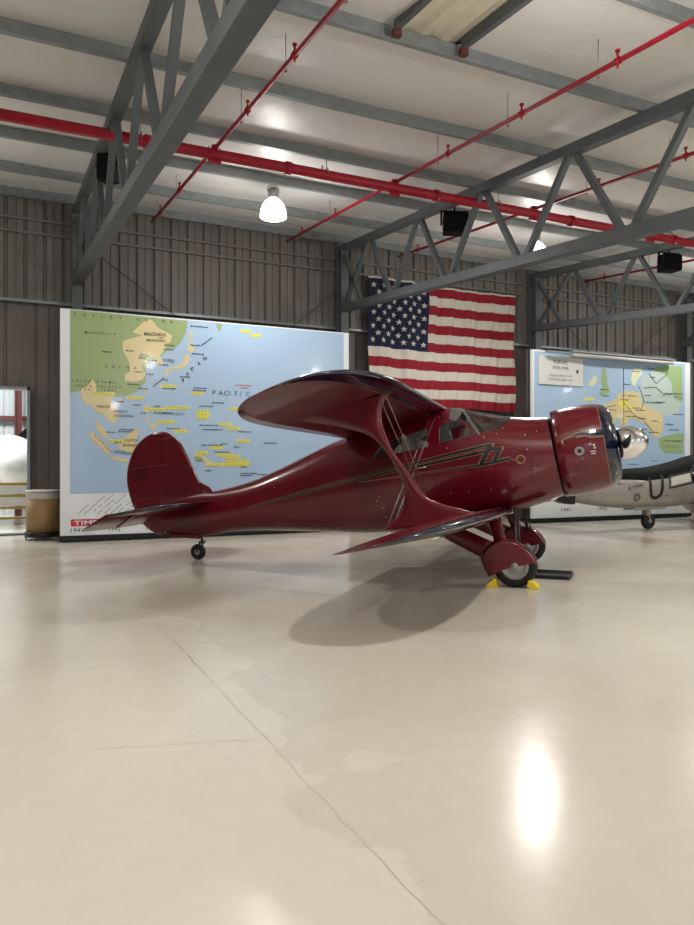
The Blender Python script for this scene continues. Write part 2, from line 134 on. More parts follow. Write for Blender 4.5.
# ---------------------------------------------------------------- mesh helpers
class MB:
    def __init__(s): s.v=[]; s.f=[]; s.m=[]; s.s=[]
    def add(s,vs,fs,mi=0,smooth=False):
        o=len(s.v); s.v+= [tuple(v) for v in vs]
        for f in fs: s.f.append([i+o for i in f]); s.m.append(mi); s.s.append(smooth)
        return s
    def box(s,x0,x1,y0,y1,z0,z1,mi=0):
        v=[(x,y,z) for x in (x0,x1) for y in (y0,y1) for z in (z0,z1)]
        return s.add(v,[(0,1,3,2),(4,6,7,5),(0,4,5,1),(2,3,7,6),(0,2,6,4),(1,5,7,3)],mi)
    def beam(s,p,q,w,h,up=(0,0,1),mi=0):
        p=Vector(p);q=Vector(q);d=(q-p).normalized(); u=Vector(up); a=d.cross(u).normalized(); b=a.cross(d)
        v=[]
        for c in (p,q):
            for i,j in ((-1,-1),(1,-1),(1,1),(-1,1)): v.append(c+a*(i*w/2)+b*(j*h/2))
        return s.add(v,[(0,1,2,3),(7,6,5,4),(0,4,5,1),(1,5,6,2),(2,6,7,3),(3,7,4,0)],mi)
    def tube(s,pts,r,n=10,mi=0,cap=True):
        pts=[Vector(p) for p in pts]; R=r if isinstance(r,(list,tuple)) else [r]*len(pts); v=[];f=[]
        prev=None
        for i,p in enumerate(pts):
            d=(pts[min(i+1,len(pts)-1)]-pts[max(i-1,0)]).normalized()
            if prev is None:
                a=d.cross(Vector((0,0,1))); 
                if a.length<.1: a=d.cross(Vector((1,0,0)))
            else: a=prev-d*prev.dot(d)
            a.normalize(); prev=a; b=d.cross(a)
            for k in range(n):
                t=2*math.pi*k/n; v.append(p+a*(R[i]*math.cos(t))+b*(R[i]*math.sin(t)))
        for i in range(len(pts)-1):
            for k in range(n): f.append((i*n+k,i*n+(k+1)%n,(i+1)*n+(k+1)%n,(i+1)*n+k))
        s.add(v,f,mi,True)
        if cap: s.add(v[:n],[tuple(range(n))[::-1]],mi); s.add(v[-n:],[tuple(range(n))],mi)
        return s
    def lathe(s,prof,o=(0,0,0),ax=(0,0,1),n=32,mi=0,smooth=True,mis=None):
        ax=Vector(ax).normalized(); a=ax.cross(Vector((0,1,0)))
        if a.length<.1: a=ax.cross(Vector((1,0,0)))
        a.normalize(); b=ax.cross(a); o=Vector(o); v=[]
        for h,r in prof:
            for k in range(n):
                t=2*math.pi*k/n; v.append(o+ax*h+a*(max(r,1e-4)*math.cos(t))+b*(max(r,1e-4)*math.sin(t)))
        for i in range(len(prof)-1):
            f=[(i*n+k,i*n+(k+1)%n,(i+1)*n+(k+1)%n,(i+1)*n+k) for k in range(n)]
            if i==0: base=len(s.v); s.v+=[tuple(x) for x in v]
            for q in f: s.f.append([j+base for j in q]); s.m.append(mis[i] if mis else mi); s.s.append(smooth)
        for idx,rev in ((0,True),(len(prof)-1,False)):
            if prof[idx][1]>1e-3:
                q=[base+idx*n+k for k in range(n)]
                s.f.append(q[::-1] if rev else q); s.m.append(mis[0 if rev else -1] if mis else mi); s.s.append(False)
        return s
    def rings(s,R,mi=0,smooth=True,cap=True,closed=False):
        n=len(R[0]); v=[p for r in R for p in r]; f=[]
        for i in range(len(R)-1):
            for k in range(n): f.append((i*n+k,i*n+(k+1)%n,(i+1)*n+(k+1)%n,(i+1)*n+k))
        s.add(v,f,mi,smooth)
        if cap: s.add(R[0],[tuple(range(n))[::-1]],mi); s.add(R[-1],[tuple(range(n))],mi)
        return s
    def prism(s,poly,fn,d0,d1,mi=0,smooth=False):
        n=len(poly); v=[fn(a,b,d0) for a,b in poly]+[fn(a,b,d1) for a,b in poly]
        s.add(v,[tuple(range(n))[::-1],tuple(range(n,2*n))],mi)
        s.add(v,[(i,(i+1)%n,n+(i+1)%n,n+i) for i in range(n)],mi,smooth); return s
    def build(s,name,mats,parent=None,bevel=0,loc=None,fix=True):
        me=bpy.data.meshes.new(name); me.from_pydata(s.v,[],s.f)
        for m in (mats if isinstance(mats,(list,tuple)) else [mats]): me.materials.append(M[m] if isinstance(m,str) else m)
        for p,mi,sm in zip(me.polygons,s.m,s.s): p.material_index=mi; p.use_smooth=sm
        bm=bmesh.new(); bm.from_mesh(me)
        if fix:
            bmesh.ops.remove_doubles(bm,verts=bm.verts,dist=1e-5); bmesh.ops.recalc_face_normals(bm,faces=bm.faces)
        bm.to_mesh(me); bm.free()
        o=bpy.data.objects.new(name,me); COL.objects.link(o)
        if parent: o.parent=parent
        if loc: o.location=loc
        if bevel:
            b=o.modifiers.new('b','BEVEL'); b.width=bevel; b.segments=2; b.limit_method='ANGLE'; b.angle_limit=math.radians(40)
        me.update(); return o
def thing(name,label,cat,loc=(0,0,0),rz=0,group=None):
    o=bpy.data.objects.new(name,None); o.empty_display_size=.2; COL.objects.link(o); o.location=loc; o.rotation_euler=(0,0,rz)
    return tag(o,label,cat,group)
def tag(o,label,cat,group=None):
    o['label']=label; o['category']=cat
    if group: o['group']=group
    return o
def struct(o): o['kind']='structure'; return o
def dup(root,loc,label,group=None):
    r=root.copy(); COL.objects.link(r); r.location=loc; r['label']=label
    if group: r['group']=group
    for ch in list(root.children):
        c=ch.copy(); COL.objects.link(c); c.parent=r
        for g in ch.children:
            d=g.copy(); COL.objects.link(d); d.parent=c
    return r
def text_polys(txt,size,sx=1.0,font_bold=0.0,sp=1.0):
    """outline of a word as (verts2d, faces)"""
    cu=bpy.data.curves.new('t','FONT'); cu.body=txt; cu.size=size; cu.resolution_u=2; cu.space_character=sp; cu.offset=min(font_bold,.02)*size
    o=bpy.data.objects.new('t',cu); COL.objects.link(o)
    dg=bpy.context.evaluated_depsgraph_get(); me=bpy.data.meshes.new_from_object(o.evaluated_get(dg))
    v=[(p.co.x*sx,p.co.y) for p in me.vertices]; f=[tuple(p.vertices) for p in me.polygons]
    bpy.data.objects.remove(o); bpy.data.curves.remove(cu); bpy.data.meshes.remove(me)
    return v,f
def put_text(mb,txt,a,b,fn,depth,mi,hgt=None,bold=0.,sp=1.0,size=None):
    """word laid from point a to point b (2d) on the plane mapped by fn"""
    v,f=text_polys(txt,1.0,1.0,bold,sp)
    if not v: return
    x0=min(p[0] for p in v); x1=max(p[0] for p in v); y0=min(p[1] for p in v); y1=max(p[1] for p in v)
    L=math.hypot(b[0]-a[0],b[1]-a[1]); ux,uy=(b[0]-a[0])/L,(b[1]-a[1])/L; k=L/max(x1-x0,1e-6)
    kh=(hgt/(y1-y0)) if hgt else k
    out=[]
    for x,y in v:
        X=(x-x0)*k; Y=(y)*kh; out.append(fn(a[0]+ux*X-uy*Y,a[1]+uy*X+ux*Y,depth))
    mb.add(out,f,mi)
def catmull(P,n):
    """interpolate a list of tuples, n samples per span"""
    out=[]
    for i in range(len(P)-1):
        p0=P[max(i-1,0)];p1=P[i];p2=P[i+1];p3=P[min(i+2,len(P)-1)]
        for k in range(n):
            t=k/n
            out.append(tuple(.5*((2*b)+(-a+c)*t+(2*a-5*b+4*c-d)*t*t+(-a+3*b-3*c+d)*t**3) for a,b,c,d in zip(p0,p1,p2,p3)))
    out.append(tuple(P[-1])); return out

# ---------------------------------------------------------------- camera (stands in the hall, eye height 1.5 m)
A=math.radians(25.2047)
cam=bpy.data.cameras.new('camera'); co=bpy.data.objects.new('camera',cam); COL.objects.link(co); SC.camera=co
cam.sensor_fit='HORIZONTAL'; cam.sensor_width=36; cam.lens=36*730/694; cam.shift_y=5.5/694; cam.clip_end=200; cam.clip_start=.05
co.location=(0,0,1.5); co.rotation_euler=(math.pi/2,0,-A)

# ---------------------------------------------------------------- the hall
RS=.09
def zr(y): return 7.60-RS*(17.8-y)      # underside of the roof insulation
X0,X1,Y0,Y1=-9.0,32.0,-11.0,17.8
mb=MB(); mb.box(X0-3,X1+1,Y0-3,Y1+9,-.1,0); struct(mb.build('floor','floor'))
# corrugated siding on a wall plane y=yy, for rectangles (x0,x1,z0,z1)
def siding(mb,rects,yy,pitch,rib,dep,mi=0,axis='x',flip=1):
    for x0,x1,z0,z1 in rects:
        prof=[]; k0=math.floor(x0/pitch); x=k0*pitch
        while x<x1+pitch:
            for dx,dd in ((0,0),(rib*.25,dep),(rib*.75,dep),(rib,0),(rib+(pitch-rib)*.40,0),(rib+(pitch-rib)*.45,dep*.3),(rib+(pitch-rib)*.55,dep*.3),(rib+(pitch-rib)*.60,0)):
                prof.append((x+dx,dd))
            x+=pitch
        prof=[p for p in prof if x0<=p[0]<=x1]; prof=[(x0,0)]+prof+[(x1,0)]
        v=[];f=[]
        for px,dd in prof:
            for z in (z0,z1): v.append((px,yy+flip*dd,z) if axis=='x' else (yy+flip*dd,px,z))
        for i in range(len(prof)-1): f.append((2*i,2*i+2,2*i+3,2*i+1))
        mb.add(v,f,mi)
mb=MB(); siding(mb,[(X0,X1,5.22,7.62)],Y1,.40,.09,.07)
siding(mb,[(X0,-5.0,0,5.22),(.48,X1,0,5.22),(-5.0,.48,3.24,5.22)],Y1+.06,.62,.07,.035,1)
mb.box(X0,X1,Y1+.12,Y1+.2,5.0,7.7,0)
for x0,x1,z0,z1 in [(X0,-5.0,0,5.22),(.48,X1,0,5.22),(-5.0,.48,3.24,5.22)]: mb.box(x0,x1,Y1+.13,Y1+.18,z0,z1,1)
struct(mb.build('wall_back',['wall','walldark'],fix=False))
mb=MB(); siding(mb,[(Y0,Y1,0,7.6)],X0,.40,.10,.05,0,'y',-1); mb.box(X0-.2,X0-.12,Y0,Y1,0,7.6); struct(mb.build('wall_left','wall',fix=False))
mb=MB(); siding(mb,[(Y0,Y1,0,7.6)],X1,.40,.10,.05,0,'y',1); mb.box(X1+.12,X1+.2,Y0,Y1,0,7.6); struct(mb.build('wall_right','wall',fix=False))
# roof blanket, sagging softly between purlins
PY=[17.25,15.45,13.45,11.6,9.6,7.5,5.6,3.75,1.9,.05,-1.8,-3.65,-5.5,-7.35,-9.2]
SKX0,SKX1,SKY0,SKY1=4.1,5.02,5.6,7.47
ys=[Y1+.1]; 
for i in range(len(PY)):
    a=Y1 if i==0 else PY[i-1]; b=PY[i]
    for k in range(1,9): ys.append(a+(b-a)*k/8)
ys.append(Y0)
def zc(y):
    P=[Y1]+PY+[Y0]
    for i in range(len(P)-1):
        if P[i]>=y>=P[i+1]:
            t=(P[i]-y)/(P[i]-P[i+1]); return zr(y)-.055*math.sin(math.pi*t)
    return zr(y)
xs=[X0-.2]+[X0+i*.75 for i in range(1,int((X1-X0)/.75))]+[X1+.2]
xs=sorted(set([x for x in xs if not (SKX0-.3<x<SKX1+.3)]+[SKX0,SKX1]))
v=[];f=[]
for y in ys:
    for x in xs: v.append((x,y,zc(y)+.012*math.sin(x*2.1+y*3)*math.sin(y*5)))
nx=len(xs)
for j in range(len(ys)-1):
    for i in range(nx-1):
        if xs[i]>=SKX0-.01 and xs[i+1]<=SKX1+.01 and SKY0<(ys[j]+ys[j+1])/2<SKY1+.1: continue
        f.append((j*nx+i,j*nx+i+1,(j+1)*nx+i+1,(j+1)*nx+i))
mb=MB(); mb.add(v,f,0,True)
mb.add([(X0-.2,Y0,zr(Y0)+.25),(X1+.2,Y0,zr(Y0)+.25),(X1+.2,Y1+.2,zr(Y1)+.25),(X0-.2,Y1+.2,zr(Y1)+.25)],[(0,1,2,3)])
struct(mb.build('ceiling','ceil',fix=False))
# skylight strip of fibreglass sheet between two trimmers
t=thing('skylight_panel','cream corrugated translucent roof sheet set between two grey trimmers','skylight',(SKX0,SKY0,0))
mb=MB(); prof=[]
for i in range(13):
    x=(SKX1-SKX0)*i/12; prof.append((x,.0 if i%4 in (1,2) else .035))
v=[];f=[]
for px,dz in prof:
    for y in (0,SKY1-SKY0+.14): v.append((px,y,zr(SKY0+y)+dz))
for i in range(12): f.append((2*i,2*i+2,2*i+3,2*i+1))
mb.add(v,f); mb.build('roof_sheet','skylight',t,fix=False)
for xx,nm in ((0,'left'),(SKX1-SKX0,'right')):
    mb=MB(); mb.beam((xx,0,zr(SKY0)-.06),(xx,SKY1-SKY0-.1,zr(SKY1)-.06),.07,.12); mb.build('trimmer_beam','steel',t)
    mb=MB(); yy=SKY1-SKY0-.13; mb.box(xx-.05,xx+.05,yy-.01,yy+.06,zr(SKY1)-.20,zr(SKY1)-.12); b=mb.build('end_bracket','brownred',t); b['label']='brown-red end bracket'
# purlins: cold-formed sections
proto=None
ordn=['first','second','third','fourth','fifth','sixth','seventh','eighth','ninth','tenth','eleventh','twelfth']
for i,y in enumerate(PY[:12]):
    mb=MB(); z=0
    L=X1-X0
    mb.box(0,L,-.004,.004,-.20,0); mb.box(0,L,-.07,0,-.205,-.2); mb.box(0,L,0,.07,-.004,0); mb.box(0,L,-.07,-.065,-.2,-.18)
    if proto is None: o=mb.build('roof_purlin','galv'); me=o.data; proto=o
    else: o=bpy.data.objects.new('roof_purlin',me); COL.objects.link(o)
    o.location=(X0,y,zr(y)); tag(o,('long galvanised roof purlin, %s out from the back wall'%ordn[i]) if i else 'long galvanised roof purlin nearest the top of the back wall','purlin','roof purlins parallel to the back wall')
# small splice plates with bolts on purlins over the trusses are part of the trusses
TX=[1.5,8.1,14.5,20.9]
tn=['nearest truss, crossing the upper left of the view','truss meeting the back wall beside the flag, crossing the upper right','truss meeting the wall between the flag and the Europe map','furthest truss at the right edge of the view']
def bz(y): return 5.71-.087*(17.5-y)
def tz(y): return zr(y)-.295
for i,x in enumerate(TX):
    t=thing('roof_truss','grey welded steel roof '+tn[i],'truss',(x,17.5,0),0,'steel roof trusses')
    y_end=-8.0
    mb=MB(); mb.beam((0,.15,tz(17.65)),(0,y_end-17.5,tz(y_end)),.17,.17)
    # end plate
    mb.build('top_chord','steel',t,bevel=.01)
    mb=MB(); mb.beam((0,.1,bz(17.6)),(0,y_end-17.5,bz(y_end)),.2,.19); mb.build('bottom_chord','steel',t,bevel=.01)
    tops=[15.89,13.57,11.24,8.88,6.55,4.2,1.87,-.47,-2.8,-5.1,-7.4]; bots=[14.75,12.45,10.1,7.75,5.4,3.05,.7,-1.6,-3.95,-6.3]
    segs=[((17.45,0),(16.35,1)),((15.95,0),(17.35,1))]
    for k,ty in enumerate(tops):
        if k<len(bots): segs.append(((ty-.08,0),(bots[k]+.12,1)))
        if k>0: segs.append(((ty+.08,0),(bots[k-1]-.12,1)))
    for (a,_),(b,_) in segs:
        mb=MB(); mb.beam((0,a-17.5,tz(a)-.07),(0,b-17.5,bz(b)+.08),.095,.095,up=(1,0,0)); mb.build('web_member','steel',t)
# columns
cn=['behind the top left corner of the Pacific map','left of the flag, under the second truss','between the flag and the Europe map','behind the right end of the Europe map']
for i,x in enumerate(TX):
    t=thing('steel_column','grey steel wall column '+cn[i],'column',(x,17.5,0),0,'wall columns')
    mb=MB(); mb.box(-.11,.11,-.17,-.155,0,zr(17.5)-.2); mb.box(-.11,.11,.155,.17,0,zr(17.5)-.2); mb.box(-.006,.006,-.155,.155,0,zr(17.5)-.2); mb.build('column_shaft','steel',t)
    mb=MB(); mb.box(-.17,.17,-.22,.22,0,.03); mb.build('base_plate','steel',t)
# wall girts / trims
mb=MB(); mb.box(X0,X1,17.70,17.8,5.19,5.25); g=mb.build('trim_1','galv'); struct(g)
for k,z in enumerate((7.02,6.72)):
    mb=MB(); mb.box(X0,X1,17.70,17.78,z,z+.05); struct(mb.build('trim_%d'%(k+2),'wall'))
mb=MB()
mb.box(.48,.54,17.74,17.95,0,3.30); mb.box(-5.0,.54,17.74,17.95,3.24,3.30); struct(mb.build('trim_4','galv'))
mb=MB(); mb.box(-5.0,.48,17.8,18.1,0,.035); struct(mb.build('trim_5','steel'))
# cross-bracing rods on the wall
for (x0,z0,x1,z1,lb) in ((1.7,6.6,7.9,2.2,'thin dark diagonal brace rod on the back wall above the Pacific map'),(8.0,6.2,4.9,3.6,'thin brace rod rising to the column beside the flag'),(14.7,6.8,20.8,2.0,'thin diagonal brace rod above the Europe map'),(20.8,6.8,14.7,2.4,'thin brace rod rising right, above the Europe map')):
    mb=MB(); mb.tube([(0,0,0),(x1-x0,0,z1-z0)],.010,6); o=mb.build('brace_rod','cable',loc=(x0,17.62,z0)); tag(o,lb,'rod','wall brace rods')

# ---------------------------------------------------------------- sprinkler pipework
def zp(y): return zr(y)-.50
t=thing('sprinkler_main','thick red sprinkler main pipe running across the hall under the roof','pipe',(X0,11.45,0))
zm=zp(11.45)-.02
mb=MB(); mb.tube([(0,0,zm),(X1-X0,0,zm)],.085,20); mb.build('pipe_run','redpipe',t)
for x in (4.3,7.2,10.4,13.3,16.5,2.0,19.5):
    mb=MB(); mb.tube([(x-X0-.05,0,zm),(x-X0+.05,0,zm)],.105,18); mb.box(x-X0-.03,x-X0+.03,-.13,.13,zm-.03,zm+.03); mb.build('coupling','redpipe',t)
for x in (5.0,8.6,12.0,15.0,18.5,1.9):
    mb=MB(); mb.tube([(x-X0,0,zm+.09),(x-X0,0,zr(11.45)-.02)],.008,6); mb.tube([(x-X0,-.09,zm+.02),(x-X0,-.06,zm+.1),(x-X0,0,zm+.12),(x-X0,.06,zm+.1),(x-X0,.09,zm+.02)],.01,6); mb.build('pipe_hanger','wire',t)
bx=[(3.05,'beside the lamp above the Pacific map'),(6.32,'passing left of the upper wing and over the first bay'),(9.45,'beyond the second truss'),(12.6,'over the far bay, in front of the third truss'),(15.7,'furthest right')]
for x,lb in bx:
    t=thing('sprinkler_branch','thin red sprinkler branch pipe %s'%lb,'pipe',(x,0,0),0,'sprinkler branch pipes')
    mb=MB(); y1=16.9; mb.tube([(0,-7,zp(-7)+.07),(0,y1,zp(y1)+.07)],.03,12); mb.build('pipe_run','redpipe',t)
    mb=MB(); mb.tube([(0,11.45,zm+.02),(0,11.45,zp(11.45)+.12)],.05,12); mb.tube([(0,11.38,zp(11.4)+.07),(0,11.52,zp(11.5)+.07)],.05,12); mb.box(-.1,.1,11.42,11.48,zm-.14,zm-.09); mb.tube([(-.09,11.45,zm-.14),(-.09,11.45,zm+.12)],.009,6);mb.tube([(.09,11.45,zm-.14),(.09,11.45,zm+.12)],.009,6); mb.build('mechanical_tee','redpipe',t)
    for y in (15.9,14.0,9.7,7.9,6.2,3.2):
        mb=MB(); z=zp(y)+.07
        mb.tube([(0,y-.035,z),(0,y+.035,z)],.043,12); mb.tube([(0,y,z),(0,y,z+.11)],.014,8); mb.tube([(0,y,z+.11),(0,y,z+.13)],.03,8)
        mb.tube([(0,y,z-.02),(0,y,z-.08)],.012,6); mb.build('sprinkler_head','redpipe',t)
        mb=MB(); mb.tube([(0,y+.3,z),(0,y+.3,zr(y+.3)-.02)],.006,6); mb.tube([(0,y+.3-.012,z-.04),(0,y+.3+.012,z-.04)],.02,6); mb.build('hanger_rod','wire',t)
# roof ball fittings (small detector)
for x,y,lb in ((5.25,12.2,'small grey dome sensor under a purlin above the first lamp'),(13.7,11.9,'small grey dome sensor under a purlin between the right-hand trusses')):
    mb=MB(); mb.lathe([(0,.02),(-.1,.02),(-.12,.07),(-.2,.09),(-.22,.05)],n=16); o=mb.build('ceiling_sensor','lamphouse',loc=(x,y,zr(y)-.1)); tag(o,lb,'sensor')

# ---------------------------------------------------------------- high bay lamps
def make_lamp():
    t=thing('high_bay_lamp','x','lamp')
    mb=MB(); mb.lathe([(.19,.235),(.16,.255),(.17,.262),(.20,.262),(.30,.25),(.40,.215),(.48,.16),(.53,.10),(.53,.0)][::-1],n=32); mb.v=[(x,y,z-.36) for x,y,z in mb.v]
    mb.build('shade','shade',t,fix=False)
    mb=MB(); mb.lathe([(.16,.06),(.17,.10),(.20,.11),(.34,.10),(.38,.07),(.40,.03)],n=20); mb.build('ballast_housing','lamphouse',t)
    mb=MB(); mb.tube([(-.12,0,.30),(-.1,0,.40),(0,0,.46),(.1,0,.40),(.12,0,.30)],.010,6); mb.tube([(0,0,.46),(0,0,.66)],.008,6); mb.build('hook','wire',t)
    mb=MB(); mb.lathe([(-.12,.0),(-.11,.05),(-.05,.075),(.02,.06),(.10,.03)],n=16); mb.build('bulb','bulb',t)
    return t
LAMP=make_lamp(); n=0
LX=[-1.7,4.8,11.3,17.8,24.3]; LY=[13.6,4.4,-4.8]
for j,y in enumerate(LY):
    for i,x in enumerate(LX):
        z=6.62-.09*(13.6-y)
        lab={(0,1):'lit glass bell lamp hanging above the Pacific map, left of the flag',(0,2):'lit glass bell lamp hanging beside the second truss, above the nose of the red biplane',(0,0):'lit bell lamp near the left wall',(0,3):'lit bell lamp in the bay beyond the Europe map',(0,4):'lit bell lamp in the far right bay'}.get((j,i),'lit bell lamp over the open floor, %s row, %s bay'%(('middle','front')[j-1] if j else 'rear',ordn[i]))
        if n==0: t=LAMP; t.location=(x,y,z); t['label']=lab; t['group']='high bay lamps'
        else: t=dup(LAMP,(x,y,z),lab,'high bay lamps')
        # suspension to the roof
        mb=MB(); mb.tube([(0,0,.66),(0,0,zr(y)-z-.02)],.006,6); c=mb.build('suspension_cable','cable',t)
        ld=bpy.data.lights.new('lamp_light','SPOT'); ld.spot_size=math.radians(168); ld.spot_blend=.5; ld.energy=LPOW[j]*.8; ld.color=(1,.975,.935); ld.shadow_soft_size=.12
        lo=bpy.data.objects.new('lamp_light',ld); COL.objects.link(lo); lo.parent=t; lo.location=(0,0,-.24); ld.shadow_soft_size=.14
        lp=bpy.data.lights.new('lamp_glow','POINT'); lp.energy=LPOW[j]*.22; lp.color=(1,.975,.935); lp.shadow_soft_size=.2
        lq=bpy.data.objects.new('lamp_glow',lp); COL.objects.link(lq); lq.parent=t; lq.location=(0,0,-.5)
        n+=1
# world daylight: hall is open to the apron on the camera's side
w=bpy.data.worlds.new('world'); SC.world=w; w.use_nodes=True; bg=w.node_tree.nodes['Background']; bg.inputs[0].default_value=(*WCOL,1); bg.inputs[1].default_value=WSTR

# ---------------------------------------------------------------- loudspeakers under the trusses
def speaker(x,y,z,rz,label,tall=False):
    t=thing('loudspeaker',label,'loudspeaker',(x,y,z),rz,'black loudspeakers hung from the trusses')
    mb=MB(); w_,h_,d_=(.30,.56,.30) if tall else (.52,.40,.34)
    mb.prism([(-w_/2,-d_/2),(w_/2,-d_/2),(w_/2*.8,d_/2),(-w_/2*.8,d_/2)],lambda a,b,c:(a,b,c),-h_,0); mb.build('cabinet','speaker',t,bevel=.03)
    mb=MB(); mb.box(-w_/2+.02,w_/2-.02,-d_/2-.018,-d_/2-.002,-h_+.03,-.03); mb.build('grille','dark',t,bevel=.01)
    mb=MB(); mb.box(-w_/2-.025,-w_/2+.005,-.03,.03,-h_/2-.03,.06); mb.box(w_/2-.005,w_/2+.025,-.03,.03,-h_/2-.03,.06); mb.box(-w_/2-.025,w_/2+.025,-.03,.03,.05,.06); mb.tube([(0,0,.06),(0,0,.17)],.02,8); mb.build('yoke_bracket','speaker',t)
speaker(1.62,12.9,6.90,math.radians(-40),'tall black loudspeaker hanging beside the left truss',True)
speaker(8.2,12.35,6.60,math.radians(-20),'black loudspeaker under the second truss, above the flag')
speaker(14.6,12.7,6.66,math.radians(-12),'black loudspeaker under the third truss, near the right edge')

# ---------------------------------------------------------------- flag
FX0,FX1,FZ0,FZ1=8.88,13.76,3.18,6.63
t=thing('flag','large American flag with fifty stars hanging on the back wall','flag',(FX0,17.5,FZ1))
W_,H_=FX1-FX0,FZ1-FZ0
def fy_(a,b):
    return .035*math.sin(a*9+.6*math.sin(b*1.7))+.02*math.sin(a*23+b*1.3)+.018*math.sin(a*4.1-b*.9)
def ftop(a):
    s=a/W_; return -.06*s+ .05*math.sin(s*math.pi*1.0)*-1 + (.035*abs(math.sin(s*math.pi*5.5)) if s<.45 else 0)
def fp(a,b,d=0): # a from hoist, b down
    k=b/H_
    return (a+.02*math.sin(b*3)-.02*k, fy_(a,b)-d, -b+ftop(a)*(1-k)+.02*math.sin(a*2.2+1)*k)
nx,nz=200,78; v=[];f=[];mi=[]
for j in range(nz+1):
    for i in range(nx+1): v.append(fp(W_*i/nx,H_*j/nz))
mb=MB()
for j in range(nz):
    for i in range(nx):
        s=j*13//nz; m=0 if s%2==0 else 1
        if i/nx<.385 and s<7: m=2
        f.append(((j*(nx+1)+i,j*(nx+1)+i+1,(j+1)*(nx+1)+i+1,(j+1)*(nx+1)+i),m))
base=len(mb.v); mb.v+=v
for q,m in f: mb.f.append(list(q)); mb.m.append(m); mb.s.append(True)
uw,uh=W_*.385,H_*7/13
for r in range(9):
    for c in range(11):
        if (r+c)%2: continue
        cx=uw*(c+1)/12; cz=uh*(r+1)/10; R=.09; pts=[]
        for k in range(10):
            a=math.pi/2+k*math.pi/5; rr=R if k%2==0 else R*.4; pts.append(fp(cx+rr*math.cos(a),cz-rr*math.sin(a),.012))
        ctr=fp(cx,cz,.012); mb.add([ctr]+pts,[(0,1+k,1+(k+1)%10) for k in range(10)],1)
mb.build('cloth',['flagred','flagwhite','flagblue'],t,fix=False)
mb=MB(); pts=[fp(W_*i/60,0,.0) for i in range(61)]; mb.tube([(p[0],p[1],p[2]+.02) for p in pts],.028,8); h=mb.build('heading','flagwhite',t); h['label']='white canvas heading along the top edge'
# ---------------------------------------------------------------- map boards
def P2(fn_y): return lambda a,b,d:(a,fn_y-d,b)
def poly_face(mb,pts,d,mi):
    d+=.00002*(len(mb.f)%60)
    mb.add([(a,-d,b) for a,b in pts],[tuple(range(len(pts)))],mi)
def dashes(mb,q,dep,mi_):
    a,b=min(p[0] for p in q),max(p[0] for p in q); z=sum(p[1] for p in q)/4; x=a; r=random.Random(int(a*100+z*1000))
    while x<b:
        w_=r.uniform(.02,.05); poly_face(mb,[(x,z-.012),(x+w_,z-.012),(x+w_,z+.012+r.uniform(-.006,.006)),(x,z+.012)],dep,mi_); x+=w_+r.uniform(.01,.02)
def board(x,w,label,name_extra):
    t=thing('map_board',label,'map board',(x,15.7,0))
    mb=MB(); mb.box(0,w,.0,.10,.13,4.71); mb.build('panel','white',t,bevel=.006)
    mb=MB(); mb.box(-.02,w+.02,-.03,.5,.03,.13); b=mb.build('base','black',t,bevel=.004)
    for k in range(6):
        cx=.12+(w-.24)*k/5
        for yy in (.06,.42):
            mb=MB(); mb.tube([(cx-.02,yy,.04),(cx+.02,yy,.04)],.04,14); mb.build('caster','rubber',b)
    for xx in (.1,w*.5,w-.1):
        mb=MB(); mb.box(xx-.05,xx+.05,.10,.16,.13,4.6); mb.beam((xx,.13,2.4),(xx,.47,.12),.05,.05,up=(1,0,0)); mb.build('back_brace','black',t)
    return t
T=D['txtL']
t=board(1.03,6.41,'tall white board with a Pacific war map, behind the tail and wings','')
mb=MB(); mi={'water':0,'green':1,'tan':2,'yellow':3,'tick':4,'red':5}
poly_face(mb,[(.185,.98),(6.27,.98),(6.27,4.685),(.185,4.685)],.003,0)
for k,dep in (('green',.005),('tan',.007),('yellow',.009),('tick',.011),('red',.011)):
    for q in D['mapL'][k]:
        q=[[min(max(a,.186),6.268),b] for a,b in q]
        if k=='tick': dashes(mb,q,dep,mi[k])
        else: poly_face(mb,q,dep,mi[k])
for q in D['mapL']['yellow']:   # ink dashes on the yellow labels
    xs_=[p[0] for p in q]; zs_=[p[1] for p in q]; a,b=min(xs_)+.03,max(xs_)-.03; z=(min(zs_)+max(zs_))/2
    n=max(2,int((b-a)/.06))
    for k in range(n): 
        aa=a+(b-a)*k/n; poly_face(mb,[(aa,z-.01),(aa+.035,z-.01),(aa+.035,z+.01),(aa,z+.01)],.011,6)
mb.build('map_print',['map_water','map_green','map_tan','map_yellow','map_ink','map_rose','map_olive'],t,fix=False)
mb=MB(); fn=lambda a,b,d:(a,-d,b)
def spread(word,a,b,h,bold=.0,mi_=0,dep=.013):
    n=len(word)
    for i,ch in enumerate(word):
        if ch==' ': continue
        px=a[0]+(b[0]-a[0])*i/(n-1); pz=a[1]+(b[1]-a[1])*i/(n-1)
        v,f=text_polys(ch,h/.72,1.0,bold); x0=min(q[0] for q in v)
        mb.add([fn(px+x-x0,pz+y,dep) for x,y in v],f,mi_)
spread('SOVIET UNION',T['SOVIET1'],T['SOVIET2'],.06,.004)
spread('MONGOLIA',T['MONG1'],(T['MONG2'][0]-.05,T['MONG2'][1]),.05,.003)
put_text(mb,'MANCHUKUO',T['MANCH1'],T['MANCH2'],fn,.013,0,.08,.006)
put_text(mb,'(MANCHURIA)',(T['MANCH1'][0]+.04,T['MANCH1'][1]-.11),(T['MANCH2'][0]-.02,T['MANCH2'][1]-.11),fn,.013,0,.06,.01)
spread('CHINA',T['CHINA1'],T['CHINA2'],.06,.003)
spread('CHINA BURMA-',T['CBI1'],(T['CBI2'][0]-.05,T['CBI2'][1]),.048,.003)
spread('INDIA THEATER',T['IND2'],(T['CBI2'][0],T['IND2'][1]),.048,.003)
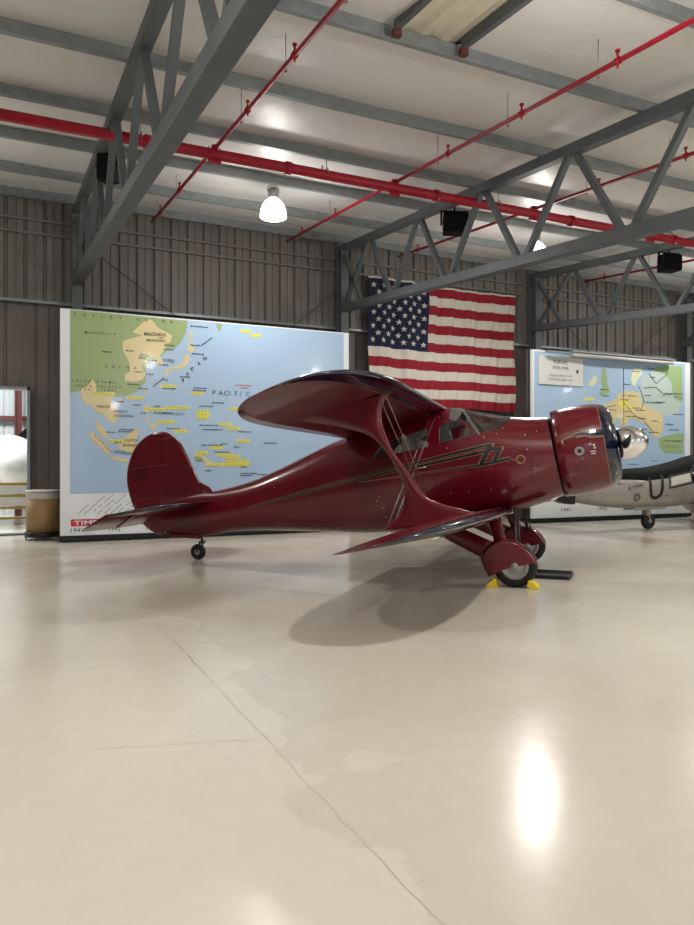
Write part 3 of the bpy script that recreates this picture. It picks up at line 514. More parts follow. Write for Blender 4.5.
spread('1941 - 1945',T['YR'],(T['CBI2'][0]-.1,T['YR'][1]),.048,.003)
put_text(mb,'KOREA',T['KOREA1'],T['KOREA2'],fn,.013,0,.07,.006)
put_text(mb,'PHILIPPINES (U.S.)',T['PHIL1'],T['PHIL2'],fn,.013,0,.065,.005)
put_text(mb,'THAILAND',T['THAI1'],T['THAI2'],fn,.013,0,.055,.004)
put_text(mb,'FRENCH',T['FR1'],(T['FR1'][0]+.26,T['FR1'][1]),fn,.013,0,.055,.004)
put_text(mb,'INDOCHINA',(T['FR1'][0],T['FR1'][1]-.09),(T['FR1'][0]+.4,T['FR1'][1]-.09),fn,.013,0,.055,.004)
spread('PACIFIC',T['PAC1'],(T['PAC2'][0],T['PAC1'][1]),.11,.0,3)
for ch,k in zip('JAPAN',('J','A','P','A2','N')): put_text(mb,ch,T[k],(T[k][0]+.06,T[k][1]+.03),fn,.013,0,.08,.01)
spread('SUMATRA',T['SUM1'],T['SUM2'],.045)
put_text(mb,'DUTCH',(1.26,2.05),(1.52,2.05),fn,.013,0,.055,.004)
put_text(mb,'BORNEO',(1.22,1.95),(1.54,1.95),fn,.013,0,.055,.004)
put_text(mb,'NETHERLANDS',T['NEI'],(T['NEI'][0]+.45,T['NEI'][1]-.05),fn,.013,0,.055,.01)
# connector lines
def seg(a,b,wd,mi_):
    dx,dz=b[0]-a[0],b[1]-a[1]; L=math.hypot(dx,dz); nx_,nz_=-dz/L*wd/2,dx/L*wd/2
    mb.add([fn(a[0]-nx_,a[1]-nz_,.013),fn(b[0]-nx_,b[1]-nz_,.013),fn(b[0]+nx_,b[1]+nz_,.013),fn(a[0]+nx_,a[1]+nz_,.013)],[(0,1,2,3)],mi_)
seg((1.83,3.22),(2.06,3.42),.02,0); seg((2.85,4.15),(3.1,4.35),.02,0)
mb.build('lettering',['map_ink','map_red','white','map_blueink'],t,fix=False)
# timeline strip
mb=MB()
mb.add([fn(a,b,.003) for a,b in ((.2,.32),(6.27,.32),(6.27,.46),(.2,.46))],[(0,1,2,3)],1)
put_text(mb,'TIMELINE',(.26,.345),(1.15,.345),fn,.006,2,.09,.02)
for k,yx in enumerate(('1941','1942','1943','1944','1945')):
    put_text(mb,yx,(.2+.745*k*1.0,.20),(.42+.745*k,.20),fn,.005,0,.085,.0)
x=.32; k=0
while x<6.0:
    L=.35+.12*((k*7)%5); a=(x,.56); n=int(L/.05)
    for j in range(n):
        c=random.Random(k*100+j).random()
        if c<.12: continue
        p=(a[0]+.037*j,a[1]+.033*j)
        if p[1]>.93: break
        seg(p,(p[0]+.026,p[1]+.023),.016,3)
    x+=.13; k+=1
mb.build('timeline',['map_ink','map_red','white','map_grey'],t,fix=False)
# Europe board
t=board(12.92,6.05,'tall white board with a Europe war map, beyond the nose','')
mb=MB()
poly_face(mb,[(.06,.9),(5.82,.9),(5.82,4.66),(.06,4.66)],.003,0)
for k,m,dep in (('pale',1,.005),('green',2,.007),('tan',3,.009),('cream',4,.011),('yellow',5,.011),('tick',6,.013)):
    for q in D['mapR'][k]:
        q=[[min(max(a,.07),5.8),b] for a,b in q]
        if k=='tick': dashes(mb,q,dep,m)
        else: poly_face(mb,q,dep,m)
for (pa) in [[(3.3,3.4),(3.7,3.05),(4.1,2.9),(4.5,2.55)],[(3.9,3.9),(4.1,3.5),(4.0,3.2)],[(4.1,3.85),(4.6,3.9),(4.9,3.7),(5.3,3.72)],[(3.3,4.4),(3.31,2.1)],[(3.0,3.3),(2.7,3.25),(2.4,3.0)],[(4.3,4.3),(4.6,4.0),(5.1,4.35)]]:
    for a,b in zip(pa,pa[1:]): seg(a,b,.018,6)
mb.build('map_print',['map_water','map_pale','map_green2','map_tan','map_cream','map_yellow','map_ink'],t,fix=False)
mb=MB()
spread('SOVIET UNION',(4.75,3.62),(5.65,3.60),.06); spread('GERMANY',(3.25,3.58),(3.8,3.56),.06,.003); spread('POLAND',(4.1,3.45),(4.75,3.43),.05)
spread('TURKEY',(4.85,2.12),(5.5,2.1),.07)
put_text(mb,'1941',(1.0,.30),(1.32,.30),fn,.006,0,.10); put_text(mb,'1942',(2.35,.30),(2.67,.30),fn,.006,0,.10); put_text(mb,'1943',(3.3,.30),(3.62,.30),fn,.006,0,.10)
mb.build('lettering',['map_ink','map_red','white','map_blueink'],t,fix=False)
s=thing('map_title_sign','white title sign reading Europe at the top left of the Europe map','sign',(13.12,15.66,3.78))
mb=MB(); mb.box(0,1.55,0,.03,0,.78); mb.build('sign_panel','map_paper',s,bevel=.004)
mb=MB()
fs=lambda a,b,d:(a,-d,b)
put_text(mb,'EUROPE',(.50,.58),(.98,.58),fs,.004,0,.10,.01); put_text(mb,'1939-1945',(.46,.42),(1.02,.42),fs,.004,0,.10,.0)
put_text(mb,'MAJOR OPERATIONS',(.34,.23),(1.14,.23),fs,.004,1,.07); put_text(mb,'OF WORLD WAR TWO',(.32,.11),(1.16,.11),fs,.004,1,.07)
mb.add([fs(1.34+.045*math.cos(a),.40+.06*math.sin(a),.004) for a in [k*math.pi/4 for k in range(8)]],[tuple(range(8))],0)
mb.build('sign_lettering',['map_ink','map_grey'],s,fix=False)
s=thing('projector_screen','white roll-up screen tube along the top of the Europe map','screen',(14.13,15.5,4.62))
mb=MB(); mb.tube([(0,0,0),(3.85,0,0)],.055,16); mb.build('screen_roll','gutterw',s)
mb=MB(); mb.box(-.05,3.9,-.08,.08,.06,.10); mb.box(-.9,.05,-.05,.05,.0,.05); mb.box(1.95,2.0,-.05,.14,-.03,.12); mb.box(.1,.14,-.03,.14,.06,.1);mb.box(3.7,3.74,-.03,.14,.06,.1); mb.build('mounting_rail','galv',s)

# ---------------------------------------------------------------- drum on its dolly, by the doorway
t=thing('fibre_drum','brown fibre drum with white band and lid beside the Pacific map','drum',(.745,16.6,.17))
mb=MB(); mb.lathe([(0,.315),(.0,.32),(.70,.32)],n=40); mb.build('drum_body','kraft',t)
mb=MB(); mb.lathe([(.69,.323),(.82,.324),(.825,.335),(.865,.335),(.87,.31),(.855,.28),(.855,0)],n=40); mb.build('lid','drumlid',t)
mb=MB(); mb.lathe([(.815,.338),(.84,.338)],n=40); mb.build('locking_ring','galv',t)
t=thing('drum_dolly','low black wheeled dolly under the fibre drum','dolly',(.745,16.6,0))
mb=MB(); mb.lathe([(.06,.34),(.07,.36),(.16,.36),(.17,.34)],n=32); mb.build('platform','black',t)
for k in range(5):
    a=k*2*math.pi/5-.9; mb=MB(); cx,cy=.33*math.cos(a),.33*math.sin(a); mb.tube([(cx-.015,cy,.036),(cx+.015,cy,.036)],.036,12); mb.box(cx-.025,cx+.025,cy-.02,cy+.02,.04,.08); mb.build('caster','hub',t)
# ---------------------------------------------------------------- next hangar through the doorway
mb=MB(); siding(mb,[(-12,12,0,7)],25.5,.3,.07,.03); mb.box(-12,12,25.6,25.7,0,7); struct(mb.build('wall_far','wallbright',fix=False))
mb=MB(); mb.box(-12,12,18.2,25.7,6.9,7.0); struct(mb.build('ceiling_far','ceil'))
t=thing('steel_column','oxide red steel column in the hangar seen through the doorway','column',(.42,24.9,0))
mb=MB(); mb.box(-.1,.1,-.01,.01,0,6.8); mb.box(-.1,-.08,-.12,.12,0,6.8); mb.box(.08,.1,-.12,.12,0,6.8); mb.build('column_shaft','brownred',t)
mb=MB(); mb.box(-12,12,25.3,25.5,3.0,3.14); struct(mb.build('trim_6','brownred'))
for x in (-6,-.5):
    ld=bpy.data.lights.new('far_hangar_light','AREA'); ld.shape='RECTANGLE'; ld.size=3; ld.size_y=2; ld.energy=FARPOW; ld.color=(.92,.97,1)
    lo=bpy.data.objects.new('far_hangar_light',ld); COL.objects.link(lo); lo.location=(x,21.2,6.7)
mb=MB(); mb.box(0,1.2,0,.16,0,.10); o=mb.build('floor_box','brownred',loc=(-1.32,15.6,0)); tag(o,'low dark red block on the floor at the left edge','block')
t=thing('white_aircraft','white aircraft with dark propeller blades, seen through the left doorway','aircraft',(.16,22.0,0),math.radians(93))
mb=MB(); R=[]
for x,r,z in ((-2.2,.08,1.45),(-2.1,.28,1.47),(-1.8,.50,1.52),(-1.2,.68,1.62),(-.2,.72,1.68),(.5,.68,1.74),(.95,.50,1.85),(1.15,.32,1.95),(1.22,.12,2.0)):
    R.append([(x,r*math.cos(a),z+r*math.sin(a)) for a in [2*math.pi*k/28 for k in range(28)]])
mb.rings(catmull([sum([list(p) for p in r],[]) for r in R],4) and [[tuple(q[3*i:3*i+3]) for i in range(28)] for q in catmull([sum([list(p) for p in r],[]) for r in R],4)])
mb.build('fuselage','whitepaint',t)
mb=MB(); mb.lathe([(1.2,.14),(1.3,.13),(1.42,.08),(1.5,.0)],o=(0,0,2.0),ax=(1,0,0),n=20); mb.build('spinner','black',t)
for k in range(4):
    a=math.radians(45+90*k); mb=MB(); c,s_=math.cos(a),math.sin(a)
    pts=[(.1,.05),(.4,.11),(.8,.12),(1.05,.06)]
    poly=[(r,w_) for r,w_ in pts]+[(r,-w_) for r,w_ in pts[::-1]]
    mb.prism(poly,lambda r,w_,d:(1.3+d+w_*.3,r*c-w_*s_,2.0+r*s_+w_*c),-.02,.02); mb.build('propeller_blade','black',t,bevel=.01)
mb=MB()
mb.prism([(-.9,0),(.5,.0),(.9,.06),(.5,.16),(-.9,.06)],lambda a,b,d:(a,d,1.0+b),-3.2,3.0); mb.build('wing','whitepaint',t,bevel=.03)
for sgn in (-1,1):
    mb=MB(); mb.tube([(.1,sgn*1.6,1.0),(.1,sgn*1.6,.3)],.06,10); mb.prism([(-.25,.15),(.25,.15),(.2,.85),(-.2,.85)],lambda a,b,d:(a,sgn*1.75+d,b),-.03,.03); mb.build('gear_leg','whitepaint',t)
    mb=MB(); mb.lathe([(-.09,.18),(-.07,.29),(0,.32),(.07,.29),(.09,.18)],o=(.1,sgn*1.6,.32),ax=(0,1,0),n=28); mb.build('wheel','rubber',t)
t=thing('guard_barrier','white barrier with four brass rails in the doorway, under the white aircraft','barrier',(-3.2,18.6,0))
mb=MB()
for x in (0,1.3,2.6,3.9): mb.box(x-.03,x+.03,-.03,.03,0,1.22)
mb.build('post','whitepaint',t)
for k,z in enumerate((1.13,.86,.58,.34)):
    mb=MB(); mb.box(-.1,4.0,-.045,-.03,z-.03,z+.03); b=mb.build('rail','brass',t); b['label']='brass coloured rail'
for z0,z1 in ((.62,.83),(.9,1.1)):
    mb=MB(); mb.box(-.1,4.0,-.02,.0,z0,z1); mb.build('infill_panel','whitepaint',t)

# ---------------------------------------------------------------- silver fighter beyond the biplane (tail towards the left)
t=thing('silver_fighter','silver fighter aircraft with letter U and dark spine, beyond the biplane nose','aircraft',(14.34,13.09,0),0)
#   (x, bottom z, top z, half width)
FS=[(-2.72,.80,1.32,.03),(-2.4,.72,1.35,.09),(-2.1,.66,1.38,.17),(-1.5,.58,1.43,.25),(-.8,.53,1.48,.32),(0,.52,1.53,.38),(.8,.54,1.66,.41),(1.4,.60,1.80,.43),(2.4,.52,1.98,.45),(3.4,.50,2.05,.46),(4.4,.72,2.0,.46),(5.4,.96,2.02,.44),(6.2,1.18,2.0,.38),(6.7,1.34,1.98,.30)]
FSI=catmull(FS,5); R=[]; NN=32
for x,b,tp,hw in FSI:
    c=(b+tp)/2; h=(tp-b)/2; r=[]
    for k in range(NN):
        a=2*math.pi*k/NN; sn,cs=math.sin(a),math.cos(a); r.append((x-.0*sn,hw*math.copysign(abs(cs)**.8,cs),c+h*math.copysign(abs(sn)**.85,sn)))
    R.append(r)
mb=MB(); mb.rings(R)
def spine(x): # silver/olive boundary height
    return 1.20+.085*(x+.3)
o=mb.build('fuselage',['silver','olive'],t)
bm=bmesh.new(); bm.from_mesh(o.data)
bmesh.ops.bisect_plane(bm,geom=bm.verts[:]+bm.edges[:]+bm.faces[:],plane_co=(0,0,spine(0)),plane_no=Vector((-.085,0,1)).normalized())
for f_ in bm.faces:
    c=f_.calc_center_median(); f_.material_index=1 if c.z>spine(c.x) else 0
bv=BVHTree.FromBMesh(bm); bm.to_mesh(o.data); bm.free()
def side(bv_,a,b,off=.006,dir_=1,y0=-3):
    h=bv_.ray_cast(Vector((a,y0*dir_,b)),Vector((0,dir_,0)))
    return (a,h[0].y-off*dir_,b) if h[0] else (a,-.35*dir_,b)
def decal_poly(mb,bv_,grid,mi):   # grid rows of (a,b)
    n=len(grid[0]); v=[side(bv_,a,b) for row in grid for a,b in row]
    mb.add(v,[(i*n+k,i*n+k+1,(i+1)*n+k+1,(i+1)*n+k) for i in range(len(grid)-1) for k in range(n-1)],mi)
def strip(mb,bv_,pts,wd,mi,off=.006):
    """ribbon of width wd along a 2d polyline, pressed on the near side of the skin"""
    P=[]; 
    for (a,b) in zip(pts,pts[1:]):
        n=max(1,int(math.hypot(b[0]-a[0],b[1]-a[1])/.05))
        for k in range(n): P.append((a[0]+(b[0]-a[0])*k/n,a[1]+(b[1]-a[1])*k/n))
    P.append(pts[-1]); v=[]
    for i,p in enumerate(P):
        q=P[min(i+1,len(P)-1)]; r=P[max(i-1,0)]; dx,dz=q[0]-r[0],q[1]-r[1]; L=math.hypot(dx,dz) or 1
        w_=wd(i/(len(P)-1)) if callable(wd) else wd
        for s_ in (-.5,.5): v.append(side(bv_,p[0]-dz/L*w_*s_,p[1]+dx/L*w_*s_,off))
    mb.add(v,[(2*i,2*i+2,2*i+3,2*i+1) for i in range(len(P)-1)],mi)
mb=MB()
sl=.17
def q(a,b): return (a-.42,b+sl*(a-.3))
U=[q(.10,1.30),q(.12,1.0)]+[q(.30-.17*math.cos(th),.93-.15*math.sin(th)) for th in [k*math.pi/8 for k in range(9)]]+[q(.48,1.0),q(.50,1.30)]
strip(mb,bv,U,.085,0)
# national insignia: outlined white bar and dark disc with star
strip(mb,bv,[q(.72,1.22),q(.72,.94),q(1.5,.94)],.045,0); strip(mb,bv,[q(.70,1.22),q(1.5,1.22)],.045,0)
decal_poly(mb,bv,[[q(.78+.05*i,.99+.05*j) for i in range(14)] for j in range(5)],1)
v=[side(bv,*q(1.72,1.06),.012)]+[side(bv,1.30+.31*math.cos(k*math.pi/12),q(1.72,1.06)[1]+.31*math.sin(k*math.pi/12),.012) for k in range(24)]
mb.add(v,[(0,1+k,1+(k+1)%24) for k in range(24)],2)
v=[side(bv,*q(1.72,1.06),.018)]+[side(bv,1.30+(.28 if k%2==0 else .11)*math.cos(math.pi/2+k*math.pi/5),q(1.72,1.06)[1]+(.28 if k%2==0 else .11)*math.sin(math.pi/2+k*math.pi/5),.018) for k in range(10)]
mb.add(v,[(0,1+k,1+(k+1)%10) for k in range(10)],1)
strip(mb,bv,[(.92+.16*math.cos(k*math.pi/6),.0) for k in range(0)] or [q(.62,.78),q(.66,.78)],.03,0)
vt,ft=text_polys('BLYTHMA',.12)
mb.add([side(bv,-.98+x*.85,.97+y+.17*x) for x,y in vt],ft,0)
for rr in (.09,.05):
    strip(mb,bv,[(-.70+rr*math.cos(k*math.pi/8),.80+rr*math.sin(k*math.pi/8)) for k in range(17)],.02,0)
m_=mb.build('markings',['black','flagwhite','navy'],t,fix=False)
fn_=lambda a,b,d:(a,d,b)
mb=MB(); mb.prism([(-2.0,1.30),(-1.65,1.42),(-2.0,2.35),(-2.1,2.52),(-2.36,2.55),(-2.36,1.3)],fn_,-.05,.05); mb.build('fin','silver',t,bevel=.02)
mb=MB(); mb.prism([(-2.38,2.55),(-2.5,2.5),(-2.75,2.2),(-3.1,1.6),(-3.18,1.1),(-3.14,.92),(-3.0,.78),(-2.75,.69),(-2.5,.66),(-2.42,.67),(-2.42,1.0)],fn_,-.13,.13); b=mb.build('rudder','black',t,bevel=.02)
for sg in (-1,1):
    mb=MB(); mb.prism([(-2.0,.1),(-2.15,1.6),(-2.3,1.95),(-2.6,2.0),(-2.85,1.8),(-2.9,.1)],lambda a,b,d:(a+.12,-sg*b,1.20+.17*(a+2.4)*.3+d),-.03,.03); mb.build('tailplane','silver',t,bevel=.02)
mb=MB(); mb.prism([(4.6,.3),(4.4,5.4),(4.2,5.6),(2.9,5.6),(2.1,.3)],lambda a,b,d:(a,-b,.88+.03*b+.05*(a-3)+d),-.06,.06); mb.build('wing','silver',t,bevel=.04)
mb=MB(); mb.prism([(4.6,.3),(4.53,1.9),(2.4,1.9),(2.1,.3)],lambda a,b,d:(a,b,.88+.03*b+.05*(a-3)+d),-.06,.06); mb.build('wing','silver',t,bevel=.04)
mb=MB(); R=[]
for x,z,h,w_ in catmull([(1.5,1.80,.02,.1),(2.0,1.93,.20,.28),(2.8,2.0,.38,.33),(3.6,2.04,.3,.32),(4.4,2.0,.03,.2)],4):
    R.append([(x,w_*math.cos(a),z-.08+max(h,.01)*max(0,math.sin(a))*1.0+.0) for a in [math.pi*k/14 for k in range(15)]]+[(x,0,z-.15)])
mb.rings(R); mb.build('canopy','glass',t)
mb=MB(); mb.prism([(1.3,.60),(1.6,.42),(2.1,.36),(2.9,.34),(3.1,.38),(3.2,.62)],fn_,-.22,.22); mb.build('belly_scoop','silver',t,bevel=.03)
mb=MB(); mb.lathe([(6.68,.31),(6.9,.27),(7.15,.15),(7.28,.0)],o=(0,0,1.66),ax=(1,0,.04),n=24); mb.build('spinner','silver',t)
for k in range(4):
    a=math.radians(45+90*k); c,s_=math.cos(a),math.sin(a); mb=MB(); pts=[(.15,.06),(.6,.14),(1.2,.15),(1.6,.07)]
    mb.prism([(r,w_) for r,w_ in pts]+[(r,-w_) for r,w_ in pts[::-1]],lambda r,w_,d:(6.95+d+w_*.3,r*c-w_*s_,1.68+r*s_+w_*c),-.02,.02); mb.build('propeller_blade','black',t,bevel=.01)
def wheel(parent,name,o,ax,r,w_,hubr,tyre='rubber'):
    mb=MB(); mb.lathe([(-w_*.5,hubr),(-w_*.5,r*.72),(-w_*.42,r*.9),(-w_*.22,r*.985),(0,r),(w_*.22,r*.985),(w_*.42,r*.9),(w_*.5,r*.72),(w_*.5,hubr)],o=o,ax=ax,n=40)
    y=mb.build(name,tyre,parent)
    mb=MB(); mb.lathe([(-w_*.60,0),(-w_*.60,hubr*.22),(-w_*.53,hubr*.30),(-w_*.51,hubr*.78),(-w_*.56,hubr*.90),(-w_*.50,hubr*1.0),(w_*.50,hubr*1.0),(w_*.56,hubr*.90),(w_*.51,hubr*.78),(w_*.53,hubr*.30),(w_*.60,hubr*.22),(w_*.60,0)],o=o,ax=ax,n=28); h=mb.build('wheel_hub','hub',y); return y
wheel(t,'tail_wheel',(0,0,.20),(0,1,0),.20,.14,.05)
mb=MB(); mb.beam((.03,-.075,.17),(-.06,-.075,.36),.03,.02,up=(0,1,0)); mb.beam((.03,.075,.17),(-.06,.075,.36),.03,.02,up=(0,1,0)); mb.box(-.12,.02,-.08,.08,.34,.56); mb.build('tail_wheel_fork','hub',t)
for sg in (-1,1):
    mb=MB(); mb.prism([(-.62,.47),(.42,.50),(.42,.59),(-.62,.56)],lambda a,b,d:(a,sg*.16+d,b),-.008,.008); d_=mb.build('gear_door','silver',t)
    mb=MB(); mb.tube([(4.3,sg*1.8,.85),(4.35,sg*1.8,.35)],.06,10); mb.build('main_gear_leg','hub',t)
    wheel(t,'main_wheel',(4.35,sg*1.8,.35),(0,1,0),.35,.2,.17)
# ---------------------------------------------------------------- the red staggered-wing biplane
BP=thing('cabin_biplane','polished dark red cabin biplane with navy edged wings, parked on the shiny floor','aircraft',(6.70,8.33,0),math.radians(-42.7))
#      top(u,w)        bottom(u,w)     half width, squareness exponent
ST=[((-5.90,.86),(-5.86,.45),.03,2.0),((-5.60,.99),(-5.55,.385),.07,2.0),((-5.10,1.095),(-5.02,.40),.14,2.1),((-4.70,1.165),(-4.60,.47),.21,2.2),((-4.18,1.31),(-4.06,.51),.30,2.3),
    ((-3.59,1.555),(-3.42,.52),.38,2.4),((-3.015,1.82),(-2.82,.52),.45,2.5),((-2.65,1.965),(-2.42,.515),.50,2.5),((-2.2,2.12),(-1.93,.54),.55,2.5),((-1.75,2.25),(-1.42,.60),.585,2.5),
    ((-1.32,2.345),(-.95,.69),.60,2.5),((-1.0,2.375),(-.60,.775),.60,2.5),((-.70,2.32),(-.28,.85),.60,2.4),((-.42,2.265),(.0,.92),.595,2.3),((-.2,2.235),(.22,.99),.585,2.2),((.1,2.215),(.42,1.06),.57,2.1),((.32,2.22),(.555,1.115),.56,2.0)]
def fuse_rings(scale=1.0,inset=0.,NN=48,only=None):
    P=[(a[0],a[1],b[0],b[1],h,n) for a,b,h,n in ST]; P=catmull(P,5); R=[]
    for (tu,tw,bu,bw,h,n) in P:
        if only and not (only[0]<=tu<=only[1]): continue
        cu,cw=(tu+bu)/2,(tw+bw)/2; vu,vw=(tu-bu)/2,(tw-bw)/2; L=math.hypot(vu,vw); k=(L-inset)/L; r=[]
        for i in range(NN):
            a=2*math.pi*i/NN; sn,cs=math.sin(a),math.cos(a)
            S=math.copysign(abs(sn)**(2/n),sn)*k; C_=math.copysign(abs(cs)**(2/n),cs)*max(h-inset,.005)
            # sides lean inwards towards the roof
            C_*=1-.10*max(0,S)
            r.append((cu+vu*S,C_,cw+vw*S))
        R.append(r)
    return R
mb=MB(); mb.rings(fuse_rings()); FU=mb.build('fuselage',['red','cabin'],BP)
bm=bmesh.new(); bm.from_mesh(FU.data); FBV=BVHTree.FromBMesh(bm); bm.free()
# hollow cabin: the inner skin is a second closed shell
mb=MB(); mb.rings(fuse_rings(inset=.035,only=(-2.75,-.25))); inner=mb.build('tmp','cabin')
for p in inner.data.polygons: p.material_index=0
def boolean(o,tool,op):
    m=o.modifiers.new('x','BOOLEAN'); m.operation=op; m.object=tool; m.solver='EXACT'
    bpy.context.view_layer.update(); dg=bpy.context.evaluated_depsgraph_get()
    me=bpy.data.meshes.new_from_object(o.evaluated_get(dg)); o.modifiers.clear(); old=o.data; nm=old.name
    o.data=me; bpy.data.meshes.remove(old); me.name=nm
def kill(o): bpy.data.objects.remove(o)
par=FU.parent; FU.parent=None
boolean(FU,inner,'DIFFERENCE'); kill(inner)
W_REAR=[(-2.09,1.635),(-1.96,1.84),(-1.285,2.065),(-1.265,1.80)]
W_FRONT=[(-1.13,2.085),(-.88,2.18),(-.60,1.975),(-1.10,1.845)]
W_SHIELD=[(-.93,2.50),(-.97,2.32),(-.90,2.225),(-.55,1.985),(-.295,2.035),(-.17,2.15),(-.185,2.40)]
def prism_y(poly,y0,y1,name='tmp'):
    mb=MB(); mb.prism(poly,lambda a,b,d:(a,d,b),y0,y1); return mb.build(name,'red')
for poly in (W_REAR,W_FRONT,W_SHIELD):
    k=prism_y(poly,-1.2,1.2); boolean(FU,k,'DIFFERENCE'); kill(k)
FU.parent=par
# cabin skin inside becomes pale lining: faces whose normal looks inwards
for p in FU.data.polygons: p.use_smooth=True
bm=bmesh.new(); bm.from_mesh(FU.data); bm.normal_update()
for f_ in bm.faces:
    c=f_.calc_center_median(); n_=f_.normal
    ax=Vector((c.x,0,1.35+ (c.x+1.5)*.18))
    f_.material_index=1 if (-2.9<c.x<-.1 and (c-ax).dot(n_)<-.02) else 0
bm.to_mesh(FU.data); bm.free()
while len(FU.data.materials)<2: FU.data.materials.append(M['cabin'])
FU.data.materials[0]=M['red']; FU.data.materials[1]=M['cabin']
e=FU.modifiers.new('es','EDGE_SPLIT'); e.split_angle=math.radians(35)
def pane(name,poly,y0,y1,m_='glass',ins=(.012,.018)):
    mb=MB(); mb.rings(fuse_rings(inset=ins[0],only=(-2.75,.05))); o=mb.build(name,m_)
    mb=MB(); mb.rings(fuse_rings(inset=ins[1],only=(-2.9,.2))); i=mb.build('tmp',m_)
    # open shell: subtract the inner solid then keep only the pane
    boolean(o,i,'DIFFERENCE'); kill(i); k=prism_y(poly,y0,y1); boolean(o,k,'INTERSECT'); kill(k)
    o.data.materials.clear(); o.data.materials.append(M[m_]); 
    for p in o.data.polygons: p.material_index=0; p.use_smooth=False
    o.parent=BP; return o
for y0,y1 in ((-1.2,-.02),(.02,1.2)):
    pane('cabin_window',W_REAR,y0,y1); pane('cabin_window',W_FRONT,y0,y1)
ws=pane('windshield',W_SHIELD,-1.2,1.2)
for poly,y0,y1 in (([(-.93,2.44),(-.90,2.44),(-.545,1.96),(-.575,1.96)],-1.2,1.2),([(-1.0,2.6),(-.1,2.6),(-.1,2.0),(-1.0,2.0)],-.022,.022),([(-1.0,2.6),(-.84,2.6),(-.84,2.27),(-.90,2.15),(-1.0,2.2)],-1.2,1.2)):
    b=pane('windshield_frame',poly,y0,y1,'frame',(-.006,.03)); b.parent=ws
# cabin furniture
for y in (-.27,.27):
    mb=MB(); mb.prism([(-1.55,1.30),(-1.05,1.36),(-1.05,1.46),(-1.45,1.42),(-1.60,1.98),(-1.68,1.99),(-1.66,1.5)],lambda a,b,d:(a,y+d,b),-.21,.21); mb.build('front_seat','seat',BP,bevel=.03)
mb=MB(); mb.prism([(-2.35,1.15),(-1.9,1.22),(-1.9,1.32),(-2.25,1.28),(-2.38,1.76),(-2.46,1.76)],lambda a,b,d:(a,d,b),-.42,.42); mb.build('rear_bench','seat',BP,bevel=.03)
mb=MB(); mb.prism([(-.62,1.45),(-.38,1.5),(-.34,2.02),(-.58,1.95)],lambda a,b,d:(a,d,b),-.48,.48); mb.build('instrument_panel','dark',BP,bevel=.02)
mb=MB(); mb.tube([(-.6,-.05,1.6),(-.95,0,1.72)],.02,8); mb.tube([(-.95,-.16,1.80),(-.95,-.13,1.68),(-.95,0,1.66),(-.95,.13,1.68),(-.95,.16,1.80)],.014,8); mb.build('control_yoke','dark',BP)

# body axis of the engine (nose pitched up 10 degrees)
PT=math.radians(10.3); CA=Vector((math.cos(PT),0,math.sin(PT))); C0=Vector((.465,0,1.695))
# shade in the gap behind the cowl, put in as a dark-coloured drum
mb=MB(); mb.lathe([(-.22,.50),(.12,.52),(.12,.3)],o=C0,ax=CA,n=48); mb.build('cowl_gap_shade','dark',BP)
# cowling
prof=[(.08,.565),(.0,.592),(0,.605),(.12,.612),(.3,.614),(.45,.609),(.55,.598),(.612,.587),(.62,.585),(.66,.572),(.70,.55),(.74,.515),(.77,.475),(.785,.43),(.785,.395),(.77,.365),(.74,.35),(.68,.36),(.5,.45),(.15,.57)]
mis=[0 if (prof[i][0]<.611 and i<8) else (2 if i==7 else 1) for i in range(len(prof)-1)]
mis=[]
for i in range(len(prof)-1):
    if i<7: mis.append(0)
    elif i==7: mis.append(2)
    elif i<17: mis.append(1)
    else: mis.append(3)
mb=MB(); mb.lathe(prof,o=C0,ax=CA,n=96,mis=mis)
# drop the cap discs
mb.f=mb.f[:-2]; mb.m=mb.m[:-2]; mb.s=mb.s[:-2]
CW=mb.build('engine_cowling',['red','navy','gold','dark'],BP,fix=False)
bm=bmesh.new(); bm.from_mesh(CW.data); CBV=BVHTree.FromBMesh(bm); bm.free()
# rocker bumps low on the cowl rear and exhaust
mb=MB(); mb.tube([C0+CA*.10+Vector((0,-.12,-.50)),C0-CA*.06+Vector((0,-.13,-.60)),C0-CA*.16+Vector((0,-.13,-.605))],.04,14); mb.build('exhaust_pipe','chrome',BP)
mb=MB(); mb.lathe([(.18,.18),(.3,.2),(.50,.2),(.6,.15),(.66,.12),(.70,.07)],o=C0,ax=CA,n=32); E=mb.build('engine','engine',BP)
for k in range(9):
    a=2*math.pi*k/9+.17; rad=Vector((0,1,0))*math.cos(a)+CA.cross(Vector((0,1,0))).normalized()*math.sin(a)
    pr=[]; 
    for j in range(12): pr+= [(.18+j*.022,.085),(.188+j*.022,.085),(.19+j*.022,.07),(.2+j*.022,.07)]
    pr.append((.46,.05)); mb=MB(); mb.lathe(pr,o=C0+CA*.40,ax=rad,n=18); mb.build('engine_cylinder','engine',E)
